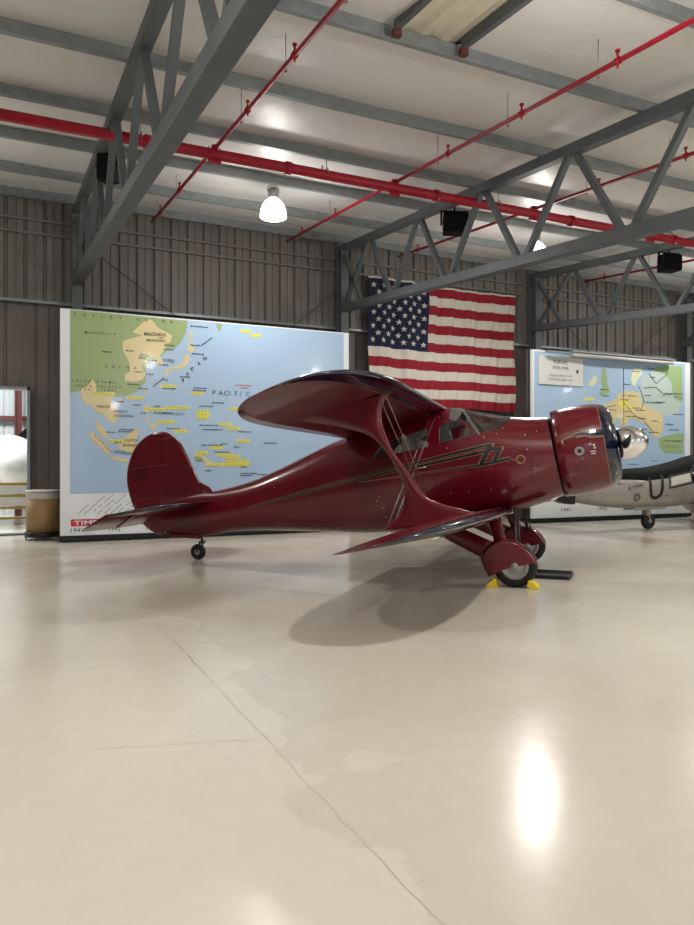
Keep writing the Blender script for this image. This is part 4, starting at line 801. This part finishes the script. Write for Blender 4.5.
# spinner and the propeller standing level (one blade points at the viewer)
SPC=C0+Vector((0,0,-.012))
mb=MB(); mb.lathe([(.70,.14),(.74,.16),(.76,.185),(.82,.212),(.90,.225),(.97,.222),(1.04,.200),(1.11,.160),(1.16,.112),(1.19,.065),(1.205,.0)],o=SPC,ax=CA,n=64); mb.build('spinner','chrome',BP)
up=CA.cross(Vector((0,1,0))).normalized(); up=-up if up.z<0 else up
for sg in (-1,1):
    R=[]
    for r,ch,th,tw in ((.10,.10,.085,50),(.2,.09,.075,48),(.33,.13,.05,42),(.55,.19,.032,34),(.8,.20,.022,26),(1.0,.18,.016,21),(1.15,.13,.012,18),(1.21,.05,.008,17)):
        a=math.radians(tw)*sg*-1; d1=up*math.cos(a)+CA*math.sin(a); d2=-up*math.sin(a)+CA*math.cos(a); c=SPC+CA*.89+Vector((0,sg*r,0))
        R.append([tuple(c+d1*(ch/2*math.cos(q_))+d2*(th/2*math.sin(q_))) for q_ in [2*math.pi*k/20 for k in range(20)]])
    mb=MB(); mb.rings(R); mb.build('propeller_blade','black',BP)

# wings --------------------------------------------------------------------
AF=[(0,0),(.0125,.022),(.03,.034),(.105,.058),(.110,.059),(.14,.065),(.18,.070),(.30,.077),(.45,.072),(.6,.058),(.75,.039),(.9,.016),(1,.002)]
AFB=[(.9,-.012),(.75,-.021),(.6,-.028),(.45,-.035),(.30,-.041),(.18,-.041),(.145,-.040),(.137,-.039),(.133,-.038),(.03,-.021),(.0125,-.014)]
AFP=AF+AFB
def wing(planform,wle,uref,slope,vs,name,mirror=True,tipth=1.0):
    """planform: (v,uLE,uTE). w on the chord line = wle+slope*(u-uref)"""
    def at(v):
        v=abs(v)
        for (a,b) in zip(planform,planform[1:]):
            if a[0]<=v<=b[0]:
                t=(v-a[0])/(b[0]-a[0]); return [a[i]+(b[i]-a[i])*t for i in range(3)]
        return list(planform[-1])
    R=[]
    for v in vs:
        _,le,te=at(v); c=le-te
        full=planform[0][1]-planform[0][2]; tk=(c/full)**.35
        r=[]
        for x,z in AFP:
            u=le-c*x; w_=wle(abs(v))+slope(abs(v))*(u-uref)
            r.append((u,-v,w_+z*full*.98*(c/full)*tk))
        R.append(r)
    n=len(AFP); V=[p for r in R for p in r]; mb=MB(); base=0; mb.v=list(V)
    for i in range(len(R)-1):
        for k in range(n):
            mb.f.append([i*n+k,i*n+(k+1)%n,(i+1)*n+(k+1)%n,(i+1)*n+k]); mb.s.append(True)
            kk=k
            if kk<3 or kk>=n-3: m=1      # leading edge paint
            elif kk==3 or kk==n-4: m=2   # pinstripe
            elif 4<=kk<=5: m=1 if False else 0
            else: m=0
            mb.m.append(m)
    mb.add(R[0],[tuple(range(n))[::-1]]); mb.add(R[-1],[tuple(range(n))])
    return mb.build(name,['red_fabric','navy','gold'],BP)
def vlist(m,tips): 
    out=[]; 
    for i in range(25): out.append(m*i/24)
    return out+tips
TIPV=[2.9,3.1,3.3,3.5,3.65,3.8,3.9,4.0,4.10,4.19,4.27,4.34,4.40,4.45,4.49,4.52,4.54,4.555]
TIPL=[v+.19 for v in TIPV]
def tipform(le,te,le_t,te_t,vm,vt):
    """elliptic tip: leading edge sweeps from vm out to vt, meeting the trailing edge"""
    P=[(0,le,te),(vm,le-.01,te+.01)]
    um=le_t; N=26
    for k in range(1,N+1):
        a=math.pi/2*k/N; v=vm+(vt-vm)*math.sin(a); P.append((v,um+(le-.01-um)*max(0.,math.cos(a))**.65,None))
    # trailing edge ellipse starts further out
    vm2=vm+.75; Q=[]
    for v,l,_ in P:
        if _ is not None: Q.append((v,l,_)); continue
        if v<=vm2: t_=te+.01
        else:
            s_=min(1,(v-vm2)/(vt-vm2)); t_=um-(um-(te+.01))*math.sqrt(max(0,1-s_*s_))
        Q.append((v,l,min(t_,l-.004)))
    return Q
pu=tipform(-1.09,-2.58,-2.04,None,2.70,4.56)
vs=[-x for x in (TIPV+[])][::-1]+[-2.7+i*.3 for i in range(19)]+TIPV
UW=wing(pu,lambda v:2.355+.024*v+.026*max(0,v-3.0),-1.1,lambda v:.285+.012*v,vs,'upper_wing')
pl_=tipform(-.08,-1.60,-1.06,None,2.55,4.75)
for sg,nm in ((1,'lower_wing'),(-1,'lower_wing')):
    vv=[.3+i*.2 for i in range(12)]+TIPL
    LW=wing(pl_,lambda v:.90+.031*v,-.08,lambda v:.25,[v*sg for v in vv] if sg>0 else [v*sg for v in vv],nm)
    bm=bmesh.new(); bm.from_mesh(LW.data); LBV=BVHTree.FromBMesh(bm); bm.free(); LWB=dict(globals().get('LWB',{})); LWB[sg]=LBV
# fairing bump on the upper wing and nav lights, seated on the skins
bm=bmesh.new(); bm.from_mesh(UW.data); UBV=BVHTree.FromBMesh(bm); bm.free()
h=UBV.ray_cast(Vector((-1.62,-4.0,4)),Vector((0,0,-1)))[0]
mb=MB(); mb.lathe([(-.06,.0),(-.03,.022),(.02,.025),(.06,.0)],o=h+Vector((0,0,.012)),ax=(1,0,.2),n=14); mb.build('wing_fitting','navy',BP)
for sg in (-1,1):
    bv_=LWB[-sg]
    h=bv_.ray_cast(Vector((-.62,sg*3.6,-1)),Vector((0,0,1)))[0]
    mb=MB(); mb.lathe([(-.05,0),(-.035,.02),(0,.026),(.04,.018),(.055,0)],o=h-Vector((0,0,.008)),ax=(1,0,.2),n=14); mb.build('landing_light','chrome',BP)
    h=bv_.ray_cast(Vector((-.56,sg*3.5,-1)),Vector((0,0,1)))[0]
    mb=MB(); mb.lathe([(-.02,0),(0,.016),(.02,.014),(.035,0)],o=h-Vector((0,0,.008)),ax=(1,0,.1),n=12); mb.build('navigation_light','navlight_green' if sg<0 else 'navlight_red',BP)
# I-struts with flared ends
SP=D['strut']
for sg in (-1,1):
    n=len(SP); mb=MB()
    # sections from top to bottom between front edge and rear edge
    FR=[(-1.20,2.32),(-1.262,2.24),(-1.295,2.12),(-1.29,2.0),(-1.265,1.90),(-1.18,1.705),(-1.09,1.575),(-.985,1.43),(-.895,1.297),(-.79,1.185),(-.655,1.125),(-.48,1.08),(-.30,1.035),(-.16,.98)]
    RE=[(-2.35,2.04),(-2.10,2.01),(-1.85,1.97),(-1.66,1.925),(-1.46,1.865),(-1.32,1.76),(-1.215,1.63),(-1.135,1.50),(-1.07,1.371),(-1.045,1.25),(-1.05,1.14),(-1.09,1.02),(-1.18,.92),(-1.30,.82)]
    FR=catmull(FR,3); RE=catmull(RE,3); R=[]
    for (a,b),(c,d) in zip(FR,RE):
        L=math.hypot(a-c,b-d); th=.034; r=[]
        for k in range(20):
            q_=2*math.pi*k/20; x=(1+math.cos(q_))/2
            prof_=math.sin(q_)*th*(1-.0*x)
            r.append((c+(a-c)*x,-(3.0)*(-sg)*-1*-1 if False else sg*3.0+prof_,d+(b-d)*x))
        R.append(r)
    mb.rings(R); mb.build('interplane_strut','red',BP)
# rigging wires
for sg in (-1,1):
    for (a,b) in (((-1.24,3.0,2.26),(-1.10,.62,.74)),((-1.31,3.0,2.24),(-1.17,.62,.74)),((-1.20,2.98,.80),(-1.17,.58,2.2)),((-1.27,2.98,.79),(-1.24,.58,2.2))):
        mb=MB(); mb.tube([(a[0],sg*a[1],a[2]),(b[0],sg*b[1],b[2])],.0033,6); mb.build('rigging_wire','wire',BP)
# tail --------------------------------------------------------------------
def pillow(outline,th,name,m_,rings=5):
    cx=sum(p[0] for p in outline)/len(outline); cz=sum(p[1] for p in outline)/len(outline)
    O=[p for p in outline]; n=len(O); R=[]
    for s_ in [1]: pass
    K=6; half=[]
    for k in range(K+1):
        a=math.pi/2*k/K; half.append((1-.28*(1-math.cos(a)),th*math.sin(a)))
    R=[[(cx+(p[0]-cx)*k,-t_,cz+(p[1]-cz)*k) for p in O] for k,t_ in half[::-1]]+[[(cx+(p[0]-cx)*k,t_,cz+(p[1]-cz)*k) for p in O] for k,t_ in half[1:]]
    mb=MB(); mb.rings(R); return mb.build(name,m_,BP)
def smooth_outline(P,n=4): 
    return [tuple(q_) for q_ in catmull([tuple(p) for p in P],n)]
RU=[tuple(p) for p in D['rudder']]; FI=[tuple(p) for p in D['fin']]
ro=smooth_outline(RU[:13])+[RU[13]] if False else smooth_outline(RU[:13],4)+[(-5.80,.9),(-5.80,1.5),(-5.82,2.05)]
pillow(ro,.035,'rudder','red')
fo=smooth_outline(FI[:10],4)+[(-5.0,.95),(-5.93,.85),(-5.93,1.5),(-5.92,2.05)]
pillow(fo,.04,'fin','red')
# hinge ribs: thin pale stitch lines across fin and rudder
def line_side(name,pts,wd,off,m_,par,x=.045):
    mb=MB()
    for sg in (-1,1):
        for a,b in zip(pts,pts[1:]): mb.beam((a[0],sg*x,a[1]),(b[0],sg*x,b[1]),.004,wd,up=(0,1,0))
    return mb.build(name,m_,par)
for sg in (-1,1):
    def wt(u,defl=False): return .955+.2*(u+4.92)
    mb=MB(); SPF=[(.10,-4.90,-5.6),(1.1,-4.92,-5.6),(1.4,-4.97,-5.6),(1.6,-5.06,-5.6),(1.74,-5.20,-5.6),(1.82,-5.36,-5.6),(1.86,-5.50,-5.6)]
    R=[]
    for v,le,te in SPF:
        c=le-te; r=[]
        for x,z in [(0,0),(.04,.03),(.2,.045),(.6,.045),(1,.035),(1,-.035),(.6,-.045),(.2,-.045),(.04,-.03)]:
            u=le-c*x; r.append((u,sg*v,wt(u)+z*(.25+.75*min(1,c/.7))*.8))
        R.append(r)
    mb.rings(R); n=9
    for i,_ in enumerate(mb.f):
        if len(_)==4 and i<(len(R)-1)*n and (i%n in (0,1,8)) : mb.m[i]=1
    mb.build('tailplane',['red_fabric','navy'],BP)
    R=[]
    for v,te in [(.14,-6.05),(.3,-6.16),(.9,-6.18),(1.5,-6.16),(1.7,-6.13),(1.8,-6.05),(1.86,-5.85)]:
        h=-5.61; zh=wt(-5.6); c=h-te; r=[]
        for x,z in [(0,.028),(.5,.018),(1,.003),(1,-.003),(.5,-.018),(0,-.028)]: 
            u=h-c*x; r.append((u,sg*v,zh-.46*c*x+z))
        R.append(r)
    mb=MB(); mb.rings(R); EL=mb.build('elevator','red_fabric',BP)
    mb=MB(); mb.beam((-5.50,sg*1.35,wt(-5.5)-.03),(-6.02,sg*1.02,wt(-5.6)-.23),.03,.03); mb.build('elevator_rib','red',EL)
# tail wheel
mb=MB(); mb.prism([(-5.72,.42),(-5.68,.37),(-5.15,.345),(-5.05,.42)],lambda a,b,d:(a,d,b),-.07,.07); mb.build('tail_fairing','red',BP,bevel=.02)
wheel(BP,'tail_wheel',(-5.19,0,.13),(0,1,0),.13,.085,.05)
mb=MB(); mb.beam((-5.19,-.055,.13),(-5.12,-.055,.30),.02,.025,up=(0,1,0)); mb.beam((-5.19,.055,.13),(-5.12,.055,.30),.02,.025,up=(0,1,0)); mb.box(-5.15,-5.09,-.06,.06,.27,.31); mb.tube([(-5.12,0,.3),(-5.12,0,.42)],.02,8); mb.build('tail_wheel_fork','engine',BP)
# main gear
for sg in (-1,1):
    y=sg*1.25
    PANT=[(-.86,.60),(-.47,.36),(-.42,.24),(-.345,.115),(-.22,.175),(-.098,.23),(.08,.27),(.262,.31),(.245,.37),(.185,.445),(.10,.52),(.018,.57),(-.06,.592),(-.123,.592)]
    def pantmb(poly,hw,narrow=.35):
        mb=MB(); cx=sum(p[0] for p in poly)/len(poly); cz=sum(p[1] for p in poly)/len(poly); R=[]
        for k in range(9):
            a=-math.pi/2+math.pi*k/8; s_=1-.16*(1-math.cos(a)); R.append([(cx+(p[0]-cx)*s_,y+hw*math.sin(a),cz+(p[1]-cz)*s_) for p in poly])
        mb.rings(R,smooth=True); return mb
    pantmb([p for p in PANT if p[0]>-.8]+[(-.186,.62),(-.28,.58),(-.38,.50)],.115).build('wheel_fairing','red',BP)
    # rear drag leg up to the wing root, front leg
    mb=MB(); R=[]
    for t_ in [k/8 for k in range(9)]:
        a=(-.30,.42); b=(-.95,.70); c=(a[0]+(b[0]-a[0])*t_,a[1]+(b[1]-a[1])*t_); yy=y-sg*.12*t_; hh=.23-.04*t_
        R.append([(c[0]+.03*math.cos(q_),yy+.05*math.cos(q_),c[1]+hh*.62*math.sin(q_)) for q_ in [2*math.pi*k/16 for k in range(16)]])
    mb.rings(R); mb.build('rear_leg_fairing','red',BP)
    mb=MB(); R=[]
    for t_ in [k/6 for k in range(7)]:
        a=(-.19,.52); b=(-.33,.92); c=(a[0]+(b[0]-a[0])*t_,a[1]+(b[1]-a[1])*t_); yy=y-sg*.25*t_
        R.append([(c[0]+(.085+.015*t_)*math.cos(q_),yy+.04*math.sin(q_),c[1]-.02*math.cos(q_)) for q_ in [2*math.pi*k/16 for k in range(16)]])
    mb.rings(R); mb.build('front_leg_fairing','red',BP)
    wheel(BP,'main_wheel',(-.02,y,.275),(0,1,0),.275,.20,.175)
    # inboard oleo brace reaching to the belly
    mb=MB(); mb.tube([(-.02,y-sg*.10,.50),(-.06,sg*.75,.98)],.024,10); mb.tube([(.03,y-sg*.10,.50),(-.02,sg*.75,.98)],.010,8); mb.build('oleo_strut','engine',BP)
# stripes on the cabin sides --------------------------------------------------
def both(name,mats,mk):
    for sg in (1,-1): mb=MB(); mk(mb,sg); mb.build(name,mats,BP,fix=False)
def sside(bv_,a,b,off,sg):
    h=bv_.ray_cast(Vector((a,-3*sg,b)),Vector((0,sg,0)))
    return (a,h[0].y-off*sg,b) if h[0] else None
def sribbon(mb,bv_,pts,wd,mi,sg,off=.004,sub=1):
    P=[]
    for a,b in zip(pts,pts[1:]):
        n=max(1,int(math.hypot(b[0]-a[0],b[1]-a[1])/.04))
        for k in range(n): P.append((a[0]+(b[0]-a[0])*k/n,a[1]+(b[1]-a[1])*k/n))
    P.append(pts[-1]); rows=[]
    for i,p in enumerate(P):
        q_=P[min(i+1,len(P)-1)]; r=P[max(i-1,0)]; dx,dz=q_[0]-r[0],q_[1]-r[1]; L=math.hypot(dx,dz) or 1; t_=i/(len(P)-1); w_=wd(t_) if callable(wd) else wd
        rows.append([sside(bv_,p[0]-dz/L*w_*s_,p[1]+dx/L*w_*s_,off,sg) for s_ in (-.5,0,.5)])
    for r0,r1 in zip(rows,rows[1:]):
        for k in range(2):
            q4=[r0[k],r1[k],r1[k+1],r0[k+1]]
            if all(q4): mb.add(q4,[(0,1,2,3)],mi)
def livery(mb,sg):
    T_=(-4.15,.885)
    A1=(-.42,1.812); A0=(-1.485,1.535)
    mid=(-2.80,1.235)
    # black bands, gold edged, all running aft to a point
    bands=[([(-4.15,.885),(-2.80,1.245),(-1.765,1.500),(-1.485,1.560),(-.40,1.825)],lambda t:.006+.030*t,.03),
           ([(-4.15,.880),(-2.80,1.215),(-1.765,1.455),(-1.487,1.500),(-.36,1.755)],lambda t:.006+.034*t,.03),
           ([(-2.3,1.290),(-1.25,1.440),(-.50,1.545),(-.14,1.630)],lambda t:.001+.040*t**2,.0)]
    for pts,wd,_ in bands:
        sribbon(mb,FBV,pts,lambda t,wd=wd:wd(t)+.014,1,sg,.004)
        sribbon(mb,FBV,pts,wd,0,sg,.007)
    # the stepped flash joining the bands at the front
    for q4 in ([(-.43,1.832),(-.345,1.838),(-.50,1.53),(-.585,1.52)],[(-.29,1.768),(-.215,1.772),(-.345,1.55),(-.425,1.54)],[(-.42,1.79),(-.22,1.80),(-.25,1.735),(-.44,1.73)]):
        for off,gr,mi_ in ((.005,1.0,1),(.009,.80,0)):
            cx=sum(p[0] for p in q4)/4; cz=sum(p[1] for p in q4)/4
            for i in range(6):
                for j in range(2):
                    def bl(s_,r_):
                        x=(q4[0][0]*(1-r_)+q4[1][0]*r_)*(1-s_)+(q4[3][0]*(1-r_)+q4[2][0]*r_)*s_
                        z=(q4[0][1]*(1-r_)+q4[1][1]*r_)*(1-s_)+(q4[3][1]*(1-r_)+q4[2][1]*r_)*s_
                        return sside(FBV,cx+(x-cx)*gr,cz+(z-cz)*(gr if gr==1 else .9),off,sg)
                    qq=[bl(i/6,j/2),bl((i+1)/6,j/2),bl((i+1)/6,(j+1)/2),bl(i/6,(j+1)/2)]
                    if all(qq): mb.add(qq,[(0,1,2,3)],mi_)
    sribbon(mb,FBV,[(-.14,1.63),(-.06,1.60),(0,1.57)],.010,1,sg,.005)
    sribbon(mb,FBV,[(.0+.055*math.cos(k*math.pi/8),1.615+.055*math.sin(k*math.pi/8)) for k in range(-6,9)],.014,1,sg,.006)
both('pinstripe_livery',['black','gold'],livery)
def cowlflash(mb,sg):
    cn=lambda s_,t_:(C0.x+CA.x*s_-CA.z*t_,C0.z+CA.z*s_+CA.x*t_)
    sribbon(mb,CBV,[cn(.10,.155),cn(.22,.185),cn(.33,.20),cn(.615,.17)],lambda t:.012+.10*min(1,max(0,t-.15)*1.6),1,sg,.004)
    sribbon(mb,CBV,[cn(.12,.155),cn(.22,.185),cn(.33,.20),cn(.62,.17)],lambda t:.002+.085*min(1,max(0,t-.15)*1.6),0,sg,.008)
    for k in range(5):
        sribbon(mb,CBV,[cn(.02+.0*k,.13+.022*k),cn(.10+.05*k,.16+.024*k),cn(.25+.07*k,.205+.014*k)],.004,1,sg,.006)
    sribbon(mb,CBV,[cn(.28,.155),cn(.40,.165),cn(.46,.118),cn(.615,.11)],.009,1,sg,.009)
both('cowl_flash',['navy','gold'],cowlflash)
for sg in (1,-1):
    mb=MB()
    for rr,mi_,off in ((.062,0,.006),(.03,1,.009)):
        c=(.755,1.723); v=[sside(CBV,*c,off,sg)]+[sside(CBV,c[0]+rr*math.cos(k*math.pi/12),c[1]+rr*.95*math.sin(k*math.pi/12),off,sg) for k in range(24)]
        mb.add(v,[(0,1+k,1+(k+1)%24) for k in range(24)],mi_)
    for (a,b,w1,h1,mi_) in ((.935,1.80,.02,.03,2),(.945,1.765,.025,.02,2),(.925,1.72,.07,.012,2),(.925,1.745,.05,.012,3),(.93,1.69,.06,.012,2)):
        v=[sside(CBV,a+w1*x,b+h1*z,.007,sg) for x,z in ((-.5,-.5),(.5,-.5),(.5,.5),(-.5,.5))]
        if all(v): mb.add(v,[(0,1,2,3)],mi_)
    b=mb.build('engine_badge',['wire','engine','flagwhite','flagred'],BP,fix=False); b['label']='round silver emblem with small pale lettering'
# panel seams and fasteners
mb=MB()
for sg in (1,-1):
    for pts in ([(-1.205,2.17),(-1.19,1.75),(-1.14,1.1)],[(-.53,1.9),(-.50,1.2)],[(-1.19,1.2),(-.52,1.2)],[(.10,2.05),(.16,1.3)],[(-1.21,2.17),(-.9,2.25)]):
        sribbon(mb,FBV,pts,.005,0,sg,.003)
    for k in range(12):
        a=(-1.85+.06*k,1.02+.012*k)
    fast=[(-2.02,1.02),(-1.98,1.08),(-1.94,.93),(-1.92,.87),(-1.9,.80),(-1.6,1.0),(-1.0,1.78),(-.95,1.15),(-.7,1.18),(-.4,1.2),(-.1,1.25),(.05,1.95),(.08,1.75),(.18,1.5),(.2,2.0),(-.9,2.3),(-1.1,2.28),(-1.15,2.22),(-3.7,1.2),(-.33,1.97),(-.5,1.93),(-.25,2.05)]
    for a,b in fast:
        v=[sside(FBV,a+.008*x,b+.008*z,.004,sg) for x,z in ((-1,-1),(1,-1),(1,1),(-1,1))]
        if all(v): mb.add(v,[(0,1,2,3)],1)
b=mb.build('seams_and_fasteners',['dark','hub'],BP,fix=False)
mb=MB(); mb.tube([(-1.42,-.615,1.50),(-1.28,-.63,1.515)],.012,8); mb.box(-1.43,-1.40,-.62,-.57,1.49,1.51); mb.build('door_handle','chrome',BP)
# tail lettering
mb=MB()
vt,ft=text_polys('BEECH',.10)
mb.add([(-6.35+x*.75,-.041,1.40+y+.12*x) for x,y in vt],ft,0)
vt,ft=text_polys('D17S',.12)
mb.add([(-6.38+x*.9,-.041,1.27+y+.12*x) for x,y in vt],ft,0)
b=mb.build('tail_lettering','black',BP,fix=False)
mb=MB()
for a,b in (((-6.5,1.47),(-5.75,1.56)),((-5.83,1.98),(-5.55,2.02)),((-6.35,.96),(-6.0,1.01))):
    mb.beam((a[0],-.0395,a[1]),(b[0],-.0425,b[1]),.003,.006,up=(0,1,0))
mb.build('tail_pinstripe','gold',BP)
# ---------------------------------------------------------------- floor things round the wheels
def world_of(u,v,w=0): 
    c,s_=math.cos(math.radians(-42.7)),math.sin(math.radians(-42.7)); return (6.70+u*c+v*s_,8.33+u*s_-v*c,w)
for (u,lb,rot) in ((.15,'yellow wedge chock in front of the near main wheel',0),(-.25,'yellow wedge chock behind the near main wheel',math.pi)):
    mb=MB(); mb.prism([(0,0),(.15,0),(.13,.035),(.03,.13)] if False else [(-.02,0),(.13,0),(.12,.03),(.02,.11),(-.005,.10)],lambda a,b,d:(a,d,b),-.13,.13); o=mb.build('wheel_chock','yellow',bevel=.006)
    o.location=world_of(u,1.25); o.rotation_euler=(0,0,math.radians(-42.7)+rot); tag(o,lb,'chock','yellow wheel chocks')
for (u,lb,rot) in ((.20,'yellow wedge chock in front of the far main wheel, mostly hidden',0),):
    pass
t=thing('drip_tray','shallow black oil drip tray on the floor under the nose','tray',world_of(.34,.16),math.radians(-47))
mb=MB(); a,b_=.30,.27
mb.box(-a,a,-b_,b_,0,.006); 
mb.prism([(-b_,.0),(-b_-.012,.0),(-b_-.03,.05),(-b_-.018,.05)],lambda p,z,d:(d,p,z),-a,a); mb.prism([(b_,.0),(b_+.012,.0),(b_+.03,.05),(b_+.018,.05)],lambda p,z,d:(d,p,z),-a,a)
mb.prism([(-a,.0),(-a-.012,.0),(-a-.03,.05),(-a-.018,.05)],lambda p,z,d:(p,d,z),-b_,b_); mb.prism([(a,.0),(a+.012,.0),(a+.03,.05),(a+.018,.05)],lambda p,z,d:(p,d,z),-b_,b_)
mb.build('tray_pan','black',t)
# control joint and hairline cracks in the slab
def crack(name,pts,wd,jit,m_):
    mb=MB(); rnd=random.Random(name); P=[]
    for a,b in zip(pts,pts[1:]):
        n=max(2,int(math.hypot(b[0]-a[0],b[1]-a[1])/.08))
        for k in range(n): P.append((a[0]+(b[0]-a[0])*k/n+rnd.uniform(-jit,jit),a[1]+(b[1]-a[1])*k/n+rnd.uniform(-jit,jit)))
    P.append(pts[-1]); v=[]
    for i,p in enumerate(P):
        w_=wd*rnd.uniform(.3,1); q_=P[min(i+1,len(P)-1)]; r=P[max(i-1,0)]; dx,dy=q_[0]-r[0],q_[1]-r[1]; L=math.hypot(dx,dy) or 1
        v+=[(p[0]-dy/L*w_/2,p[1]+dx/L*w_/2,.0012),(p[0]+dy/L*w_/2,p[1]-dx/L*w_/2,.0012)]
    mb.add(v,[(2*i,2*i+1,2*i+3,2*i+2) for i in range(len(P)-1)]); struct(mb.build(name,m_,fix=False))
crack('trim_7',[(1.34,7.2),(1.335,6.2),(1.33,5.2)],.010,.004,'joint')
crack('trim_8',[(1.33,5.2),(1.31,3.5),(1.30,1.6)],.006,.01,'joint2')
crack('trim_9',[(.2,4.15),(1.3,3.85),(2.0,4.05),(4.2,4.9)],.004,.01,'joint2')
crack('trim_10',[(-.35,4.6),(-.2,4.35),(-.05,4.2)],.006,.02,'joint2')
crack('trim_11',[(3.2,5.6),(3.45,5.3)],.004,.01,'joint2')
SC.view_settings.view_transform='Standard'; SC.view_settings.look='None'; SC.view_settings.exposure=EXPO; SC.view_settings.gamma=1; SC.view_settings.use_curve_mapping=False
